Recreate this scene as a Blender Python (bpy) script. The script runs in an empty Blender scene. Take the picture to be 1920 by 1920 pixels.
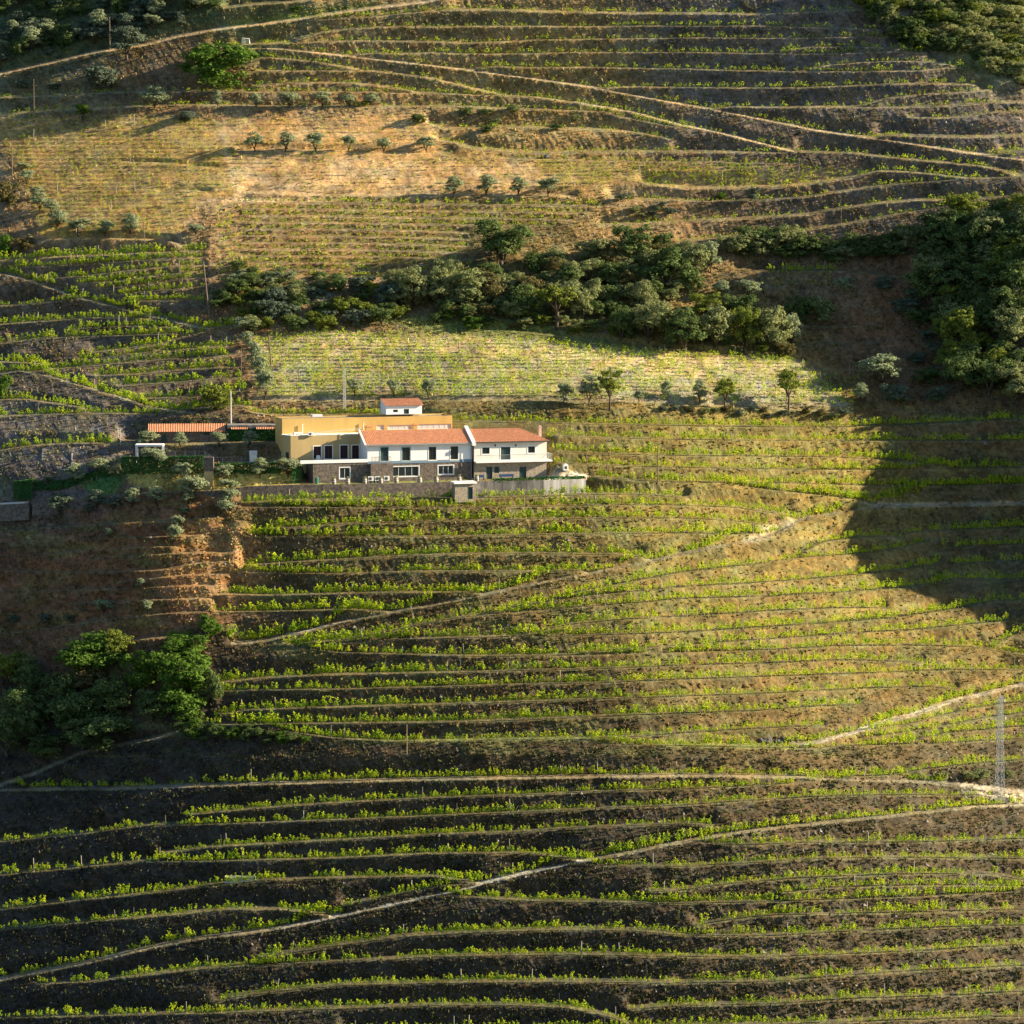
import bpy, math, random
import numpy as np
from mathutils import Vector, Matrix

S = bpy.context.scene
COL = S.collection
rng = np.random.default_rng(7)
random.seed(7)

# ------------------------------------------------------------------ camera, sky, sun, exposure
PITCH = math.radians(5.5)
CAMY = -600.0
F = 6745.0                                   # focal length in pixels of a 1920 px wide frame
ZC = 600.0 * math.tan(PITCH)
cam = bpy.data.cameras.new("camera")
camo = bpy.data.objects.new("camera", cam)
COL.objects.link(camo)
camo.location = (0, CAMY, ZC)
camo.rotation_euler = (math.pi / 2 - PITCH, 0, 0)
cam.sensor_fit = 'HORIZONTAL'
cam.angle = 2 * math.atan(960 / F)
cam.clip_start = 1.0
cam.clip_end = 5000.0
S.camera = camo

SUN_EL, SUN_AZ = math.radians(21.0), math.radians(2.5)    # azimuth from +X (right) towards +Y (behind the hill)
world = bpy.data.worlds.new("World")
S.world = world
world.use_nodes = True
wn = world.node_tree.nodes
wn.clear()
sky = wn.new("ShaderNodeTexSky")
sky.sky_type = 'NISHITA'
sky.sun_disc = False
sky.ozone_density = 3.0
sky.dust_density = 0.6
sky.sun_elevation = SUN_EL
sky.sun_rotation = math.pi / 2 - SUN_AZ
bg = wn.new("ShaderNodeBackground")
bg.inputs['Strength'].default_value = 0.06
wo = wn.new("ShaderNodeOutputWorld")
world.node_tree.links.new(sky.outputs[0], bg.inputs['Color'])
world.node_tree.links.new(bg.outputs[0], wo.inputs['Surface'])

sl = bpy.data.lights.new("sun", 'SUN')
sl.energy = 5.0
sl.angle = math.radians(0.55)
sl.color = (1.0, 0.83, 0.59)
so = bpy.data.objects.new("sun", sl)
COL.objects.link(so)
sd = Vector((math.cos(SUN_EL) * math.cos(SUN_AZ), math.cos(SUN_EL) * math.sin(SUN_AZ), math.sin(SUN_EL)))
so.rotation_euler = sd.to_track_quat('Z', 'Y').to_euler()
so.location = sd * 400

S.view_settings.view_transform = 'Standard'
S.view_settings.look = 'None'
S.view_settings.exposure = 1.55
S.view_settings.gamma = 1.0
S.view_settings.use_curve_mapping = False
S.render.engine = 'CYCLES'
S.cycles.use_denoising = True
S.cycles.max_bounces = 5
S.cycles.diffuse_bounces = 3
S.cycles.transparent_max_bounces = 4

# ------------------------------------------------------------------ ray and projection helpers
CP, SP = math.cos(PITCH), math.sin(PITCH)

def unproject(u, v, Y):
    a = (np.asarray(u, float) - 960) / F
    b = (960 - np.asarray(v, float)) / F
    t = (Y - CAMY) / (CP + b * SP)
    return a * t, ZC + t * (-SP + b * CP)

def xof(u, Y, z):
    return (np.asarray(u, float) - 960) / F * ((Y - CAMY) * CP - (z - ZC) * SP)

def project(x, Y, z):
    t = (Y - CAMY) * CP - (z - ZC) * SP
    return 960 + F * x / t, 960 - F * ((Y - CAMY) * SP + (z - ZC) * CP) / t

def vnoise(x, y, seed=0):
    r = np.random.default_rng(seed).random((256, 256))
    xi = np.floor(x).astype(int); yi = np.floor(y).astype(int)
    fx = x - xi; fy = y - yi
    fx = fx * fx * (3 - 2 * fx); fy = fy * fy * (3 - 2 * fy)
    a = r[xi % 256, yi % 256]; b = r[(xi + 1) % 256, yi % 256]
    c = r[xi % 256, (yi + 1) % 256]; d = r[(xi + 1) % 256, (yi + 1) % 256]
    return (a * (1 - fx) + b * fx) * (1 - fy) + (c * (1 - fx) + d * fx) * fy - 0.5

def inside(poly, u, v):
    u = np.asarray(u, float); v = np.asarray(v, float)
    res = np.zeros(np.broadcast(u, v).shape, bool)
    n = len(poly)
    for i in range(n):
        x1, y1 = poly[i]; x2, y2 = poly[(i + 1) % n]
        if y1 == y2:
            continue
        c = ((y1 > v) != (y2 > v)) & (u < (x2 - x1) * (v - y1) / (y2 - y1) + x1)
        res ^= c
    return res

# ------------------------------------------------------------------ the hillside: smooth base
Y0V = [-420, 0, 200, 480, 620, 780, 905, 960, 1400, 1460, 1920, 2400]
Y0Y = [205, 152, 128, 78, 59, 28, 7, 0, -53, -59, -106, -156]
GU = [-900, -400, 0, 300, 450, 600, 900, 1200, 1500, 1700, 1920, 2300, 2900]
GV = [-420, 0, 200, 480, 620, 780, 890, 930, 970, 1040, 1150, 1400, 1600, 1920, 2400]
G = [
 [60, 36, 20, 9, 3, 0, -3, -6, -10, -12, 4, 40, 60],
 [60, 36, 20, 9, 3, 0, -3, -6, -10, -13, -5, 25, 40],
 [60, 32, 10, 2, 0, 0, 2, 1, -5, -8, -9, -2, 2],
 [50, 26, 9, 1, 0, 2, 5, 8, 9, 4, -5, -12, -14],
 [50, 28, 11, 2, 0, 0, 2, 7, 15, 17, 6, -18, -20],
 [40, 18, 6, 1, 0, 0, 0, 4, 16, 21, 17, -10, -14],
 [44, 20, 6, -3, -5, -3.5, 3, 8, 22, 32, 32, 8, 5],
 [46, 22, 8, -2, -5, -3.5, 3, 7, 22, 36, 37, 13, 10],
 [50, 27, 12, -1, 0.5, -1, 2, 6, 23, 38, 40, 16, 12],
 [52, 34, 18, 0.5, 4, 2, 1, 5, 23, 37, 40, 20, 16],
 [55, 44, 27, 4, 6, 3, 0, 2, 18, 30, 39, 20, 18],
 [60, 48, 30, 13, 7, 4, 0, 0, 7, 17, 30, 32, 28],
 [55, 40, 20, 10, 7, 5, 1, -1, 1, 6, 14, 24, 28],
 [50, 36, 18, 9, 6, 5, 1, -1, 0, 3, 8, 18, 22],
 [50, 36, 18, 9, 6, 5, 1, -1, 0, 3, 8, 18, 22],
]

_gu = np.arange(-900, 2901, 20.0); _gv = np.arange(-420, 2401, 20.0)
_g = np.array([np.interp(_gu, GU, row) for row in G])
_g = np.array([np.interp(_gv, GV, _g[:, j]) for j in range(len(_gu))]).T      # [v, u]

def blur(a, s, axis):
    k = np.exp(-0.5 * (np.arange(-int(3 * s), int(3 * s) + 1) / s) ** 2); k /= k.sum()
    p = len(k) // 2
    pad = [(0, 0)] * a.ndim; pad[axis] = (p, p)
    ap = np.pad(a, pad, mode='edge')
    out = np.zeros_like(a)
    for i, w in enumerate(k):
        sl_ = [slice(None)] * a.ndim; sl_[axis] = slice(i, i + a.shape[axis])
        out += w * ap[tuple(sl_)]
    return out

_g = blur(blur(_g, 2.2, 0), 2.6, 1)
_y0 = blur(np.interp(_gv, Y0V, Y0Y), 1.5, 0)
_Y = _y0[:, None] + _g
for i in range(len(_gv) - 2, -1, -1):                                           # never overhanging
    _Y[i] = np.maximum(_Y[i], _Y[i + 1] + 0.35)

def base_column(u, vs):
    j = (u + 900) / 20.0
    j0 = int(min(max(math.floor(j), 0), len(_gu) - 2)); f = min(max(j - j0, 0), 1)
    col = _Y[:, j0] * (1 - f) + _Y[:, j0 + 1] * f
    return np.interp(vs, _gv, col)

# ------------------------------------------------------------------ terrace lips, traced along the ground
# (kind, options, points): v = vine terrace, r = road or track, b = bare bank
LIPS = [
 ('r', dict(w=3), [(0,140),(100,118),(180,99),(270,87),(330,71),(400,58),(462,50),(525,43),(587,33),(650,23),(712,15),(800,5),(850,-4)]),
 ('b', {}, [(420,16),(470,10),(540,6),(600,-2)]),
 ('v', {}, [(540,41),(600,37),(700,32),(750,27),(800,22),(900,20),(967,22),(1071,25),(1200,27),(1304,27),(1408,28),(1490,25),(1600,20)]),
 ('v', {}, [(550,77),(577,69),(608,61),(650,56),(702,52),(754,51),(800,52),(900,51),(987,50),(1112,51),(1200,49),(1304,50),(1408,49),(1512,52),(1596,54),(1655,57)]),
 ('v', {}, [(440,86),(517,83),(587,80),(660,78),(800,79),(873,82),(946,80),(1008,76),(1112,74),(1221,73),(1304,71),(1408,72),(1512,72),(1614,69),(1666,72)]),
 ('v', {}, [(655,105),(702,101),(754,102),(800,100),(904,102),(987,102),(1071,99),(1200,99),(1304,99),(1408,101),(1512,102),(1593,100),(1687,97),(1739,100)]),
 ('v', {}, [(1471,95),(1512,89),(1600,88),(1645,90),(1697,92)]),
 ('v', {}, [(883,131),(925,126),(1008,128),(1092,127),(1200,129),(1283,130),(1367,133),(1492,135),(1624,135),(1728,133),(1780,127),(1812,129),(1832,142)]),
 ('v', {}, [(1520,130),(1551,123),(1624,117),(1687,115),(1749,117),(1787,123)]),
 ('v', {}, [(1125,166),(1165,164),(1200,164),(1304,165),(1367,166),(1492,166),(1596,162),(1687,158),(1812,158),(1832,160)]),
 ('v', {}, [(1614,198),(1666,185),(1728,178),(1812,173),(1860,170)]),
 ('v', {}, [(1333,205),(1377,201),(1450,203),(1512,202),(1624,202),(1707,202),(1791,199),(1853,194),(1920,194)]),
 ('v', {}, [(1701,221),(1749,223),(1812,220),(1864,211),(1920,210)]),
 ('v', {}, [(1640,258),(1666,255),(1728,257),(1812,259),(1920,257)]),
 ('v', {}, [(1864,292),(1895,287),(1920,285)]),
 ('r', dict(w=2.2, vines=1), [(400,88),(431,90),(525,92),(587,99),(650,106),(733,115),(800,123),(883,133),(967,144),(1050,156),(1112,165),(1212,184),(1294,199),(1367,212),(1450,229),(1533,246),(1603,256),(1687,267),(1760,279),(1832,290),(1920,301)]),
 ('v', {}, [(469,108),(525,110),(587,116),(629,123),(671,131)]),
 ('v', {}, [(481,134),(546,135),(598,133),(671,134),(712,135),(800,146),(858,160),(904,171),(938,179)]),
 ('v', {}, [(473,164),(546,157),(629,156),(692,159),(744,167),(772,172)]),
 ('v', {}, [(0,184),(100,181),(210,174),(350,173),(400,173),(546,174),(692,173),(733,175),(800,175),(862,177),(925,180),(1008,184),(1071,193),(1100,199)]),
 ('r', dict(w=1.8, vines=1), [(1075,193),(1130,201),(1200,214),(1273,234),(1346,249),(1408,265),(1471,281),(1495,287)]),
 ('v', {}, [(0,217),(67,212),(133,207),(233,203),(333,198),(433,200),(533,202),(640,202),(723,202),(800,201),(883,202),(987,206),(1071,208),(1133,210),(1170,221),(1207,228),(1273,241),(1330,248)]),
 ('v', {}, [(800,232),(830,243),(858,243),(925,241),(1008,242),(1071,244),(1140,246),(1200,251),(1260,262)]),
 ('v', {}, [(815,265),(854,270),(883,280),(925,283),(967,288),(1019,290),(1071,288),(1196,287),(1304,287),(1408,287),(1512,287),(1603,289),(1687,299),(1770,306),(1853,315),(1887,324),(1905,330)]),
 ('v', dict(w=1.2), [(930,297),(1040,300),(1120,302),(1242,305),(1335,304),(1400,307),(1492,307)]),
 ('b', dict(w=1.2), [(1335,314),(1408,313),(1471,310)]),
 ('v', {}, [(1200,345),(1217,348),(1283,355),(1377,355),(1460,353),(1533,345),(1596,335),(1649,322),(1707,324),(1760,329),(1812,336),(1840,337)]),
 ('v', {}, [(1140,372),(1172,376),(1245,377),(1370,379),(1432,377),(1516,370),(1580,360),(1680,347),(1780,338),(1920,332)]),
 ('v', {}, [(1120,425),(1245,420),(1307,416),(1391,412),(1516,404),(1547,397),(1647,383),(1713,377),(1780,377),(1830,376)]),
 ('v', {}, [(1270,456),(1291,453),(1370,447),(1453,439),(1516,432),(1613,417),(1680,403),(1747,392),(1813,380),(1897,367)]),
 ('b', dict(w=2.2), [(455,362),(560,366),(640,368),(773,367),(907,368),(1040,368),(1080,372)]),
 ('b', dict(w=2.2), [(440,285),(500,283),(640,286),(723,289),(813,290),(850,288)]),
 ('b', dict(w=1.5), [(233,305),(300,307),(367,313),(417,318)]),
 ('b', dict(w=1.8), [(293,365),(333,359),(380,360),(395,364)]),
 ('b', dict(w=2.0), [(70,455),(90,450),(167,448),(267,450),(317,453),(340,462)]),
 ('v', {}, [(0,490),(83,485),(167,482),(267,477),(383,472)]),
 ('v', {}, [(30,503),(133,498),(233,492),(333,485),(383,483)]),
 ('v', {}, [(83,523),(150,520),(233,510),(300,503),(380,498)]),
 ('v', {}, [(147,533),(200,530),(267,520),(380,508)]),
 ('v', {}, [(187,543),(267,535),(333,525),(383,520)]),
 ('v', {}, [(213,555),(283,547),(350,543),(383,537)]),
 ('v', {}, [(233,567),(300,565),(350,563),(383,567)]),
 ('r', dict(w=2.6, vines=1), [(0,513),(50,525),(100,543),(150,560),(217,577),(283,593),(333,605),(383,617),(400,618)]),
 ('v', {}, [(0,575),(67,570),(133,563),(157,561)]),
 ('v', {}, [(0,610),(100,603),(167,597),(283,597)]),
 ('v', {}, [(127,624),(150,617),(233,613),(333,614)]),
 ('v', {}, [(0,647),(67,638),(133,633),(233,630),(343,627)]),
 ('v', {}, [(170,663),(233,657),(300,645),(340,633),(400,619),(440,613)]),
 ('v', {}, [(147,678),(233,668),(300,660),(350,656),(433,650)]),
 ('v', {}, [(0,680),(90,684)]),
 ('v', {}, [(67,698),(117,693),(200,685),(300,677),(433,667)]),
 ('r', dict(w=2.6, vines=1), [(0,702),(33,697),(83,705),(167,730),(233,750),(283,767),(333,773),(367,775)]),
 ('v', {}, [(177,707),(267,703),(333,697),(443,690)]),
 ('v', {}, [(217,727),(267,723),(333,718),(450,710)]),
 ('v', {}, [(263,750),(333,747),(383,743),(460,733)]),
 ('v', {}, [(350,768),(467,762)]),
 ('v', {}, [(0,752),(50,750),(117,760),(160,767)]),
 ('v', {}, [(0,783),(100,778),(200,777),(293,778)]),
 ('v', dict(vr=(0,214)), [(0,847),(67,837),(133,833),(213,833),(240,834,8),(425,834,8),(528,833,8)]),
 ('b', dict(w=2.5), [(225,857),(384,857),(400,868),(525,868)]),
 ('b', dict(w=2.0), [(880,618),(963,622),(1040,629),(1140,643),(1280,658),(1400,668)]),
 ('b', dict(w=1.5), [(470,752),(640,751),(800,752),(940,752),(1080,755),(1200,756),(1300,760),(1413,766),(1500,772),(1590,775)]),
 ('v', dict(nov=(714,850)), [(470,775),(520,781),(640,780),(713,780),(850,792),(1000,794),(1120,797),(1280,800),(1447,802),(1580,802),(1713,797),(1920,787)]),
 ('v', dict(vr=(1032,1920)), [(1034,818),(1100,821),(1280,826),(1413,827),(1580,827),(1747,828),(1920,827)]),
 ('v', dict(vr=(1036,1780)), [(1034,848),(1160,853),(1280,856),(1447,857),(1547,858),(1680,864),(1780,876)]),
 ('v', dict(vr=(1036,1920)), [(1034,868),(1120,873),(1200,876),(1280,878),(1413,880),(1547,882),(1680,882),(1780,880),(1920,877)]),
 ('v', {}, [(1112,895),(1207,903),(1280,906),(1380,905),(1513,908),(1647,912),(1780,912),(1920,908)]),
 ('v', {}, [(1330,909),(1380,912),(1480,923),(1613,938),(1640,945)]),
 ('r', dict(w=3.2, vines=1), [(433,1210),(500,1203),(583,1184),(640,1168),(723,1152),(807,1137),(907,1117),(1007,1095),(1107,1077),(1207,1057),(1280,1041),(1347,1026),(1413,1012),(1453,1003),(1497,977),(1563,965),(1613,955),(1647,950),(1697,949),(1780,948),(1920,945)]),
 # house patio edge / garden wall
 ('b', dict(wall=1), [(60,942,2),(200,930,2),(300,924,2),(400,922,2),(455,914,2),(560,910,3),(587,909,12),(640,909,12),(850,905,12),(1000,902,12),(1030,901,12),(1045,901,2),(1095,900,2)]),
 ('v', dict(frac=0.95, w=6, vr=(470,1280)), [(450,944),(560,939),(640,938),(840,936),(1000,933),(1100,929),(1200,928),(1290,935)]),
 ('v', {}, [(455,951),(560,951),(640,952),(800,953),(1000,951),(1150,948),(1280,949),(1380,953),(1447,963),(1487,971)]),
 ('v', {}, [(500,992),(560,990),(640,984),(840,978),(973,975),(1107,973),(1280,973),(1363,977),(1433,985)]),
 ('v', {}, [(470,1006),(640,1008),(840,1007),(973,1005),(1107,1003),(1280,1001),(1363,1003),(1413,1003)]),
 ('v', {}, [(460,1063),(533,1057),(640,1051),(773,1043),(907,1040),(1040,1040),(1173,1042),(1210,1047)]),
 ('v', {}, [(450,1072),(540,1076),(640,1077),(773,1073),(907,1073),(1040,1073),(1095,1071)]),
 ('v', {}, [(413,1117),(500,1118),(640,1115),(740,1113),(873,1113),(900,1114)]),
 ('v', {}, [(400,1150),(500,1148),(640,1145),(707,1147),(735,1148)]),
 ('v', {}, [(1060,1117),(1073,1114),(1173,1094),(1280,1074),(1413,1060),(1513,1046),(1613,1040),(1680,1030),(1735,1018)]),
 ('v', {}, [(1497,1040),(1520,1027),(1547,1017),(1613,1008),(1693,1008)]),
 ('v', {}, [(930,1150),(973,1138),(1107,1118),(1280,1102),(1413,1095),(1547,1085),(1647,1075),(1747,1062),(1763,1055)]),
 ('v', {}, [(560,1208),(640,1202),(707,1191),(773,1176),(840,1163),(907,1154),(1000,1146),(1107,1138),(1200,1132),(1280,1124),(1447,1120),(1580,1112),(1680,1105),(1763,1095),(1800,1085)]),
 ('v', {}, [(575,1211),(640,1207),(740,1200),(873,1197),(973,1195),(1023,1183),(1073,1172),(1173,1163),(1280,1158),(1447,1147),(1580,1142),(1663,1142)]),
 ('v', {}, [(1000,1195),(1140,1192),(1280,1188),(1447,1177),(1580,1168),(1680,1160),(1780,1145),(1840,1133)]),
 ('v', {}, [(1090,1225),(1207,1217),(1280,1211),(1447,1200),(1580,1190),(1713,1183),(1813,1173),(1890,1165)]),
 ('v', {}, [(1860,1212),(1890,1196),(1920,1180)]),
 ('v', {}, [(540,1213),(640,1225),(740,1228),(873,1232),(1007,1232),(1140,1228),(1280,1225),(1447,1220),(1580,1213),(1713,1212),(1830,1215),(1897,1227),(1920,1230)]),
 ('v', {}, [(393,1287),(433,1280),(500,1273),(640,1267),(740,1265),(873,1262),(1007,1258),(1140,1255),(1280,1250),(1447,1245),(1580,1240),(1680,1242),(1730,1245)]),
 ('v', {}, [(393,1298),(467,1295),(640,1294),(807,1290),(973,1285),(1140,1282),(1280,1276),(1447,1270),(1613,1265),(1780,1258),(1920,1258)]),
 ('v', {}, [(413,1343),(467,1333),(640,1328),(807,1323),(973,1318),(1140,1312),(1280,1308),(1447,1302),(1613,1293),(1747,1290),(1797,1295)]),
 ('v', {}, [(383,1357),(433,1360),(640,1358),(807,1357),(973,1352),(1140,1345),(1280,1340),(1413,1335),(1513,1328),(1613,1323)]),
 ('v', {}, [(500,1363),(567,1377),(640,1387),(740,1392),(873,1390),(973,1388),(1107,1387),(1207,1382),(1280,1377),(1380,1370),(1480,1365),(1547,1363)]),
 ('v', {}, [(1107,1390),(1157,1397),(1280,1401),(1413,1403),(1513,1405),(1613,1400),(1747,1397),(1920,1387)]),
 ('r', dict(w=3, vines=1), [(1480,1397),(1530,1395),(1597,1377),(1680,1350),(1713,1343),(1780,1318),(1847,1303),(1920,1285)]),
 ('v', {}, [(1630,1373),(1713,1357),(1813,1331),(1920,1317)]),
 ('v', {}, [(1630,1385),(1747,1367),(1847,1348),(1920,1338)]),
 ('v', {}, [(1700,1390),(1780,1377),(1920,1363)]),
 ('v', {}, [(1560,1460),(1647,1457),(1747,1443),(1847,1433),(1920,1427)]),
 ('r', dict(w=3, vines=1), [(0,1483),(200,1482),(333,1477),(500,1472),(640,1468),(840,1463),(1040,1460),(1280,1457),(1413,1458),(1547,1462),(1647,1465),(1747,1470),(1847,1481),(1920,1488)]),
 ('v', {}, [(350,1530),(500,1517),(640,1507),(807,1498),(973,1493),(1140,1485),(1280,1482),(1380,1477),(1480,1471),(1547,1464)]),
 ('v', {}, [(0,1580),(167,1563),(267,1550),(400,1547),(640,1539),(807,1532),(973,1525),(1140,1517),(1280,1512),(1413,1503),(1513,1497),(1647,1493),(1747,1493),(1863,1494)]),
 ('v', {}, [(300,1603),(400,1590),(640,1577),(807,1567),(973,1562),(1073,1554),(1280,1547),(1340,1550)]),
 ('v', {}, [(0,1642),(133,1630),(267,1617),(400,1617),(640,1611),(807,1603),(973,1602),(1020,1605),(1080,1614)]),
 ('v', {}, [(0,1707),(167,1688),(300,1675),(400,1662),(500,1652),(640,1648),(807,1645),(873,1653),(893,1658)]),
 ('r', dict(w=2.7, vines=1), [(0,1840),(100,1820),(167,1807),(267,1783),(367,1763),(500,1747),(640,1719),(773,1690),(873,1667),(973,1642),(1083,1618),(1173,1603),(1280,1581),(1313,1575),(1413,1560),(1547,1545),(1680,1532),(1813,1517),(1920,1512)]),
 ('v', {}, [(0,1745),(167,1730),(333,1717),(433,1707),(533,1708),(617,1717)]),
 ('b', dict(w=2.6), [(640,1700),(700,1688),(773,1672),(827,1661),(885,1659)]),
 ('v', {}, [(1313,1580),(1380,1587),(1513,1582),(1713,1582),(1920,1575)]),
 ('v', {}, [(1087,1620),(1140,1625),(1280,1627),(1413,1620),(1513,1613),(1680,1610),(1920,1613)]),
 ('v', {}, [(1217,1675),(1280,1672),(1380,1658),(1513,1648),(1680,1642),(1847,1640),(1920,1652)]),
 ('v', {}, [(1463,1677),(1547,1667),(1713,1662),(1850,1662),(1920,1664)]),
 ('v', {}, [(840,1679),(907,1686),(1007,1692),(1280,1696),(1447,1693),(1580,1688),(1747,1682),(1913,1673)]),
 ('v', {}, [(1300,1742),(1347,1730),(1447,1718),(1613,1715),(1780,1712),(1920,1708)]),
 ('v', {}, [(483,1800),(500,1797),(640,1774),(773,1757),(907,1750),(1073,1745),(1207,1748),(1280,1756),(1447,1757),(1580,1750),(1747,1742),(1920,1737)]),
 ('v', {}, [(67,1846),(167,1843),(267,1832),(400,1817),(640,1804),(840,1795),(1073,1792),(1280,1796),(1447,1797),(1613,1790),(1780,1783),(1920,1773)]),
 ('v', dict(row='third'), [(400,1885),(433,1873),(533,1860),(640,1849),(840,1845),(1073,1843),(1280,1846),(1447,1843),(1613,1830),(1780,1820),(1920,1813)]),
 ('v', dict(row='second'), [(0,1910),(333,1903),(417,1902),(640,1893),(807,1887),(973,1887),(1073,1893),(1140,1907),(1180,1920)]),
 ('v', dict(row='right'), [(1175,1896),(1280,1888),(1447,1885),(1613,1875),(1780,1870),(1920,1862)]),
 ('v', {}, [(640,1938),(1280,1927),(1500,1922),(1920,1908)]),
 # orange scrub slope on the left
 ('b', dict(w=2.6), [(0,997),(133,987),(267,980),(333,977),(417,970)]),
 ('b', dict(w=2.2), [(0,1018),(167,1010),(300,1007),(380,1004)]),
 ('b', dict(w=2.6), [(0,1043),(100,1037),(233,1027),(333,1025)]),
 ('b', dict(w=2.2), [(180,1047),(233,1043),(333,1038),(430,1037)]),
 ('b', dict(w=2.6), [(0,1070),(150,1074),(300,1070),(367,1057),(430,1053)]),
 ('b', dict(w=2.2), [(220,1092),(267,1087),(333,1080),(427,1077)]),
 ('b', dict(w=2.6), [(0,1108),(167,1107),(267,1103),(333,1100),(400,1098)]),
 ('b', dict(w=2.6), [(133,1133),(300,1125),(400,1123)]),
 ('b', dict(w=2.0), [(0,1190),(100,1177),(200,1163),(300,1152),(390,1148)]),
 ('b', dict(w=2.6), [(233,1203),(300,1197),(383,1193)]),
 ('r', dict(w=2.5), [(0,1475),(60,1455),(150,1415),(233,1397),(300,1385),(383,1359)]),
 # right gully, shaded
 ('b', dict(w=2), [(1500,612),(1560,613),(1660,610)]),
 ('b', dict(w=2), [(1490,640),(1560,646),(1640,645)]),
 ('b', dict(w=2), [(1510,692),(1600,696),(1700,692),(1790,688)]),
 ('v', dict(vr=(1440,1570)), [(1380,505),(1460,510),(1560,508),(1700,520)]),
 ('v', {}, [(1700,1000),(1800,995),(1920,990)]),
 ('v', {}, [(1770,1028),(1830,1026),(1920,1022)]),
 ('v', {}, [(1790,1060),(1850,1056),(1920,1053)]),
 ('v', {}, [(1805,1088),(1860,1088),(1920,1087)]),
 ('v', {}, [(1850,1132),(1890,1128),(1920,1126)]),
]
# narrow stepped rows in the middle of the slope
for i in range(12):
    vm = 382 + i * 12.5
    r = 880 if i > 3 else (1130 - i * 30)
    LIPS.append(('v', dict(w=2.0, frac=0.8, small=1), [(405 + (i % 3) * 4, vm + 14 - i * 0.4), (425, vm + 6), (455, vm - 1), (640, vm), (760, vm + 2), (r, vm + 6)]))

EXT = []
for k, o, p in LIPS:
    p = [(q[0], q[1], q[2] if len(q) > 2 else o.get('w', 3.2)) for q in p]
    if p[0][0] <= 0: p = [(-260, p[0][1], p[0][2])] + p
    if p[-1][0] >= 1920: p = p + [(2200, p[-1][1], p[-1][2])]
    a = np.array(p, float)
    EXT.append((k, o, a[:, 0], a[:, 1], a[:, 2]))

US = np.concatenate([np.arange(-900, 0, 20.0), np.arange(0, 1920, 2.0), np.arange(1920, 2901, 20.0)])
VS = np.concatenate([np.arange(-420, -6, 7.0), np.arange(-6, 1926, 1.3), np.arange(1926, 2400, 9.0)])
NC, NR = len(US), len(VS)
YB = np.zeros((NC, NR)); ZB = np.zeros((NC, NR)); YP = np.zeros((NC, NR)); ZP = np.zeros((NC, NR))
PLAT = np.zeros((NC, NR)); ROAD = np.zeros((NC, NR)); NEAR = np.zeros((NC, NR))
TANB = math.tan(math.radians(60))

for c, u in enumerate(US):
    yb = base_column(u, VS); xb, zb = unproject(u, VS, yb)
    YB[c] = yb; ZB[c] = zb
    act = []
    for k, o, pu, pv, pw in EXT:
        if pu[0] <= u <= pu[-1]:
            act.append((float(np.interp(u, pu, pv)), float(np.interp(u, pu, pw)), k, o))
    act.sort(key=lambda q: q[0])
    kept = []
    for q in act:
        if kept and q[0] - kept[-1][0] < 4.0:
            if q[2] == 'r': kept[-1] = q
            continue
        kept.append(q)
    y, z = yb.copy(), zb.copy()
    for i, (vl, w, k, o) in enumerate(kept):
        vu = kept[i - 1][0] if i else -400.0
        yl = float(np.interp(vl, VS, yb)); zl = float(np.interp(vl, VS, zb))
        yu = float(np.interp(vu, VS, yb)); zu = float(np.interp(vu, VS, zb))
        dv = vl - vu
        ww = min(w, o.get('frac', 0.66) * (yu - yl))
        zt = zl + float(np.interp(vl, [350, 480, 900], [0.21, 0.14, 0.03])) * ww
        yt = yl + ww
        pr = min(0.5 * dv, 3.2 * ww + 2)
        # where the bank above the toe meets the smooth slope, or the next lip
        sel = (VS < vl - pr) & (VS > vu)
        ex = zb - (zt + (yb - yt) * TANB)
        ok = sel & (yb > yt) & (ex <= 0)
        vt = vl - pr
        if ok.any() and dv > 36:
            vm = VS[np.where(ok)[0].max()]
        else:
            vm = vu
        ym = float(np.interp(vm, VS, yb)); zm = float(np.interp(vm, VS, zb))
        s1 = (VS <= vl) & (VS >= vt)
        f = (vl - VS[s1]) / max(vl - vt, 1e-6)
        y[s1] = yl + f * ww; z[s1] = zl + f * (zt - zl)
        PLAT[c, s1] = 1.0
        if k == 'r':
            ROAD[c, s1] = 1.0
        NEAR[c, s1] = 1.0 - f
        s2 = (VS < vt) & (VS > vm)
        f = (vt - VS[s2]) / max(vt - vm, 1e-6)
        y[s2] = yt + f * (ym - yt); z[s2] = zt + f * (zm - zt)
    YP[c] = y; ZP[c] = z

inn = (US >= 0) & (US < 1920)
dy = YP - YB; dz = ZP - ZB
dy[inn] = blur(dy[inn], 3.0, 0); dz[inn] = blur(dz[inn], 3.0, 0)
YP = YB + dy; ZP = ZB + dz
PL2 = blur(PLAT, 1.0, 1)
ban = 1 - PL2
UU = np.repeat(US[:, None], NR, 1); VV = np.repeat(VS[None, :], NC, 0)
rough = np.clip(ban, 0.12, 1)
field_poly = [
 [(0,222),(230,215),(405,225),(440,280),(455,362),(390,375),(350,420),(320,450),(80,448),(40,330),(0,260)],
 [(410,225),(790,215),(850,290),(930,300),(1200,305),(1500,310),(1640,320),(1480,352),(1200,345),(1080,368),(450,362)],
 [(472,632),(640,625),(780,632),(960,636),(1130,652),(1290,668),(1480,672),(1540,715),(1600,760),(1420,762),(1200,752),(900,750),(480,750)],
]
fm = np.zeros((NC, NR))
for p in field_poly:
    fm = np.maximum(fm, inside(p, UU, VV).astype(float))
fm = blur(blur(fm, 3, 0), 3, 1)
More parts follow.
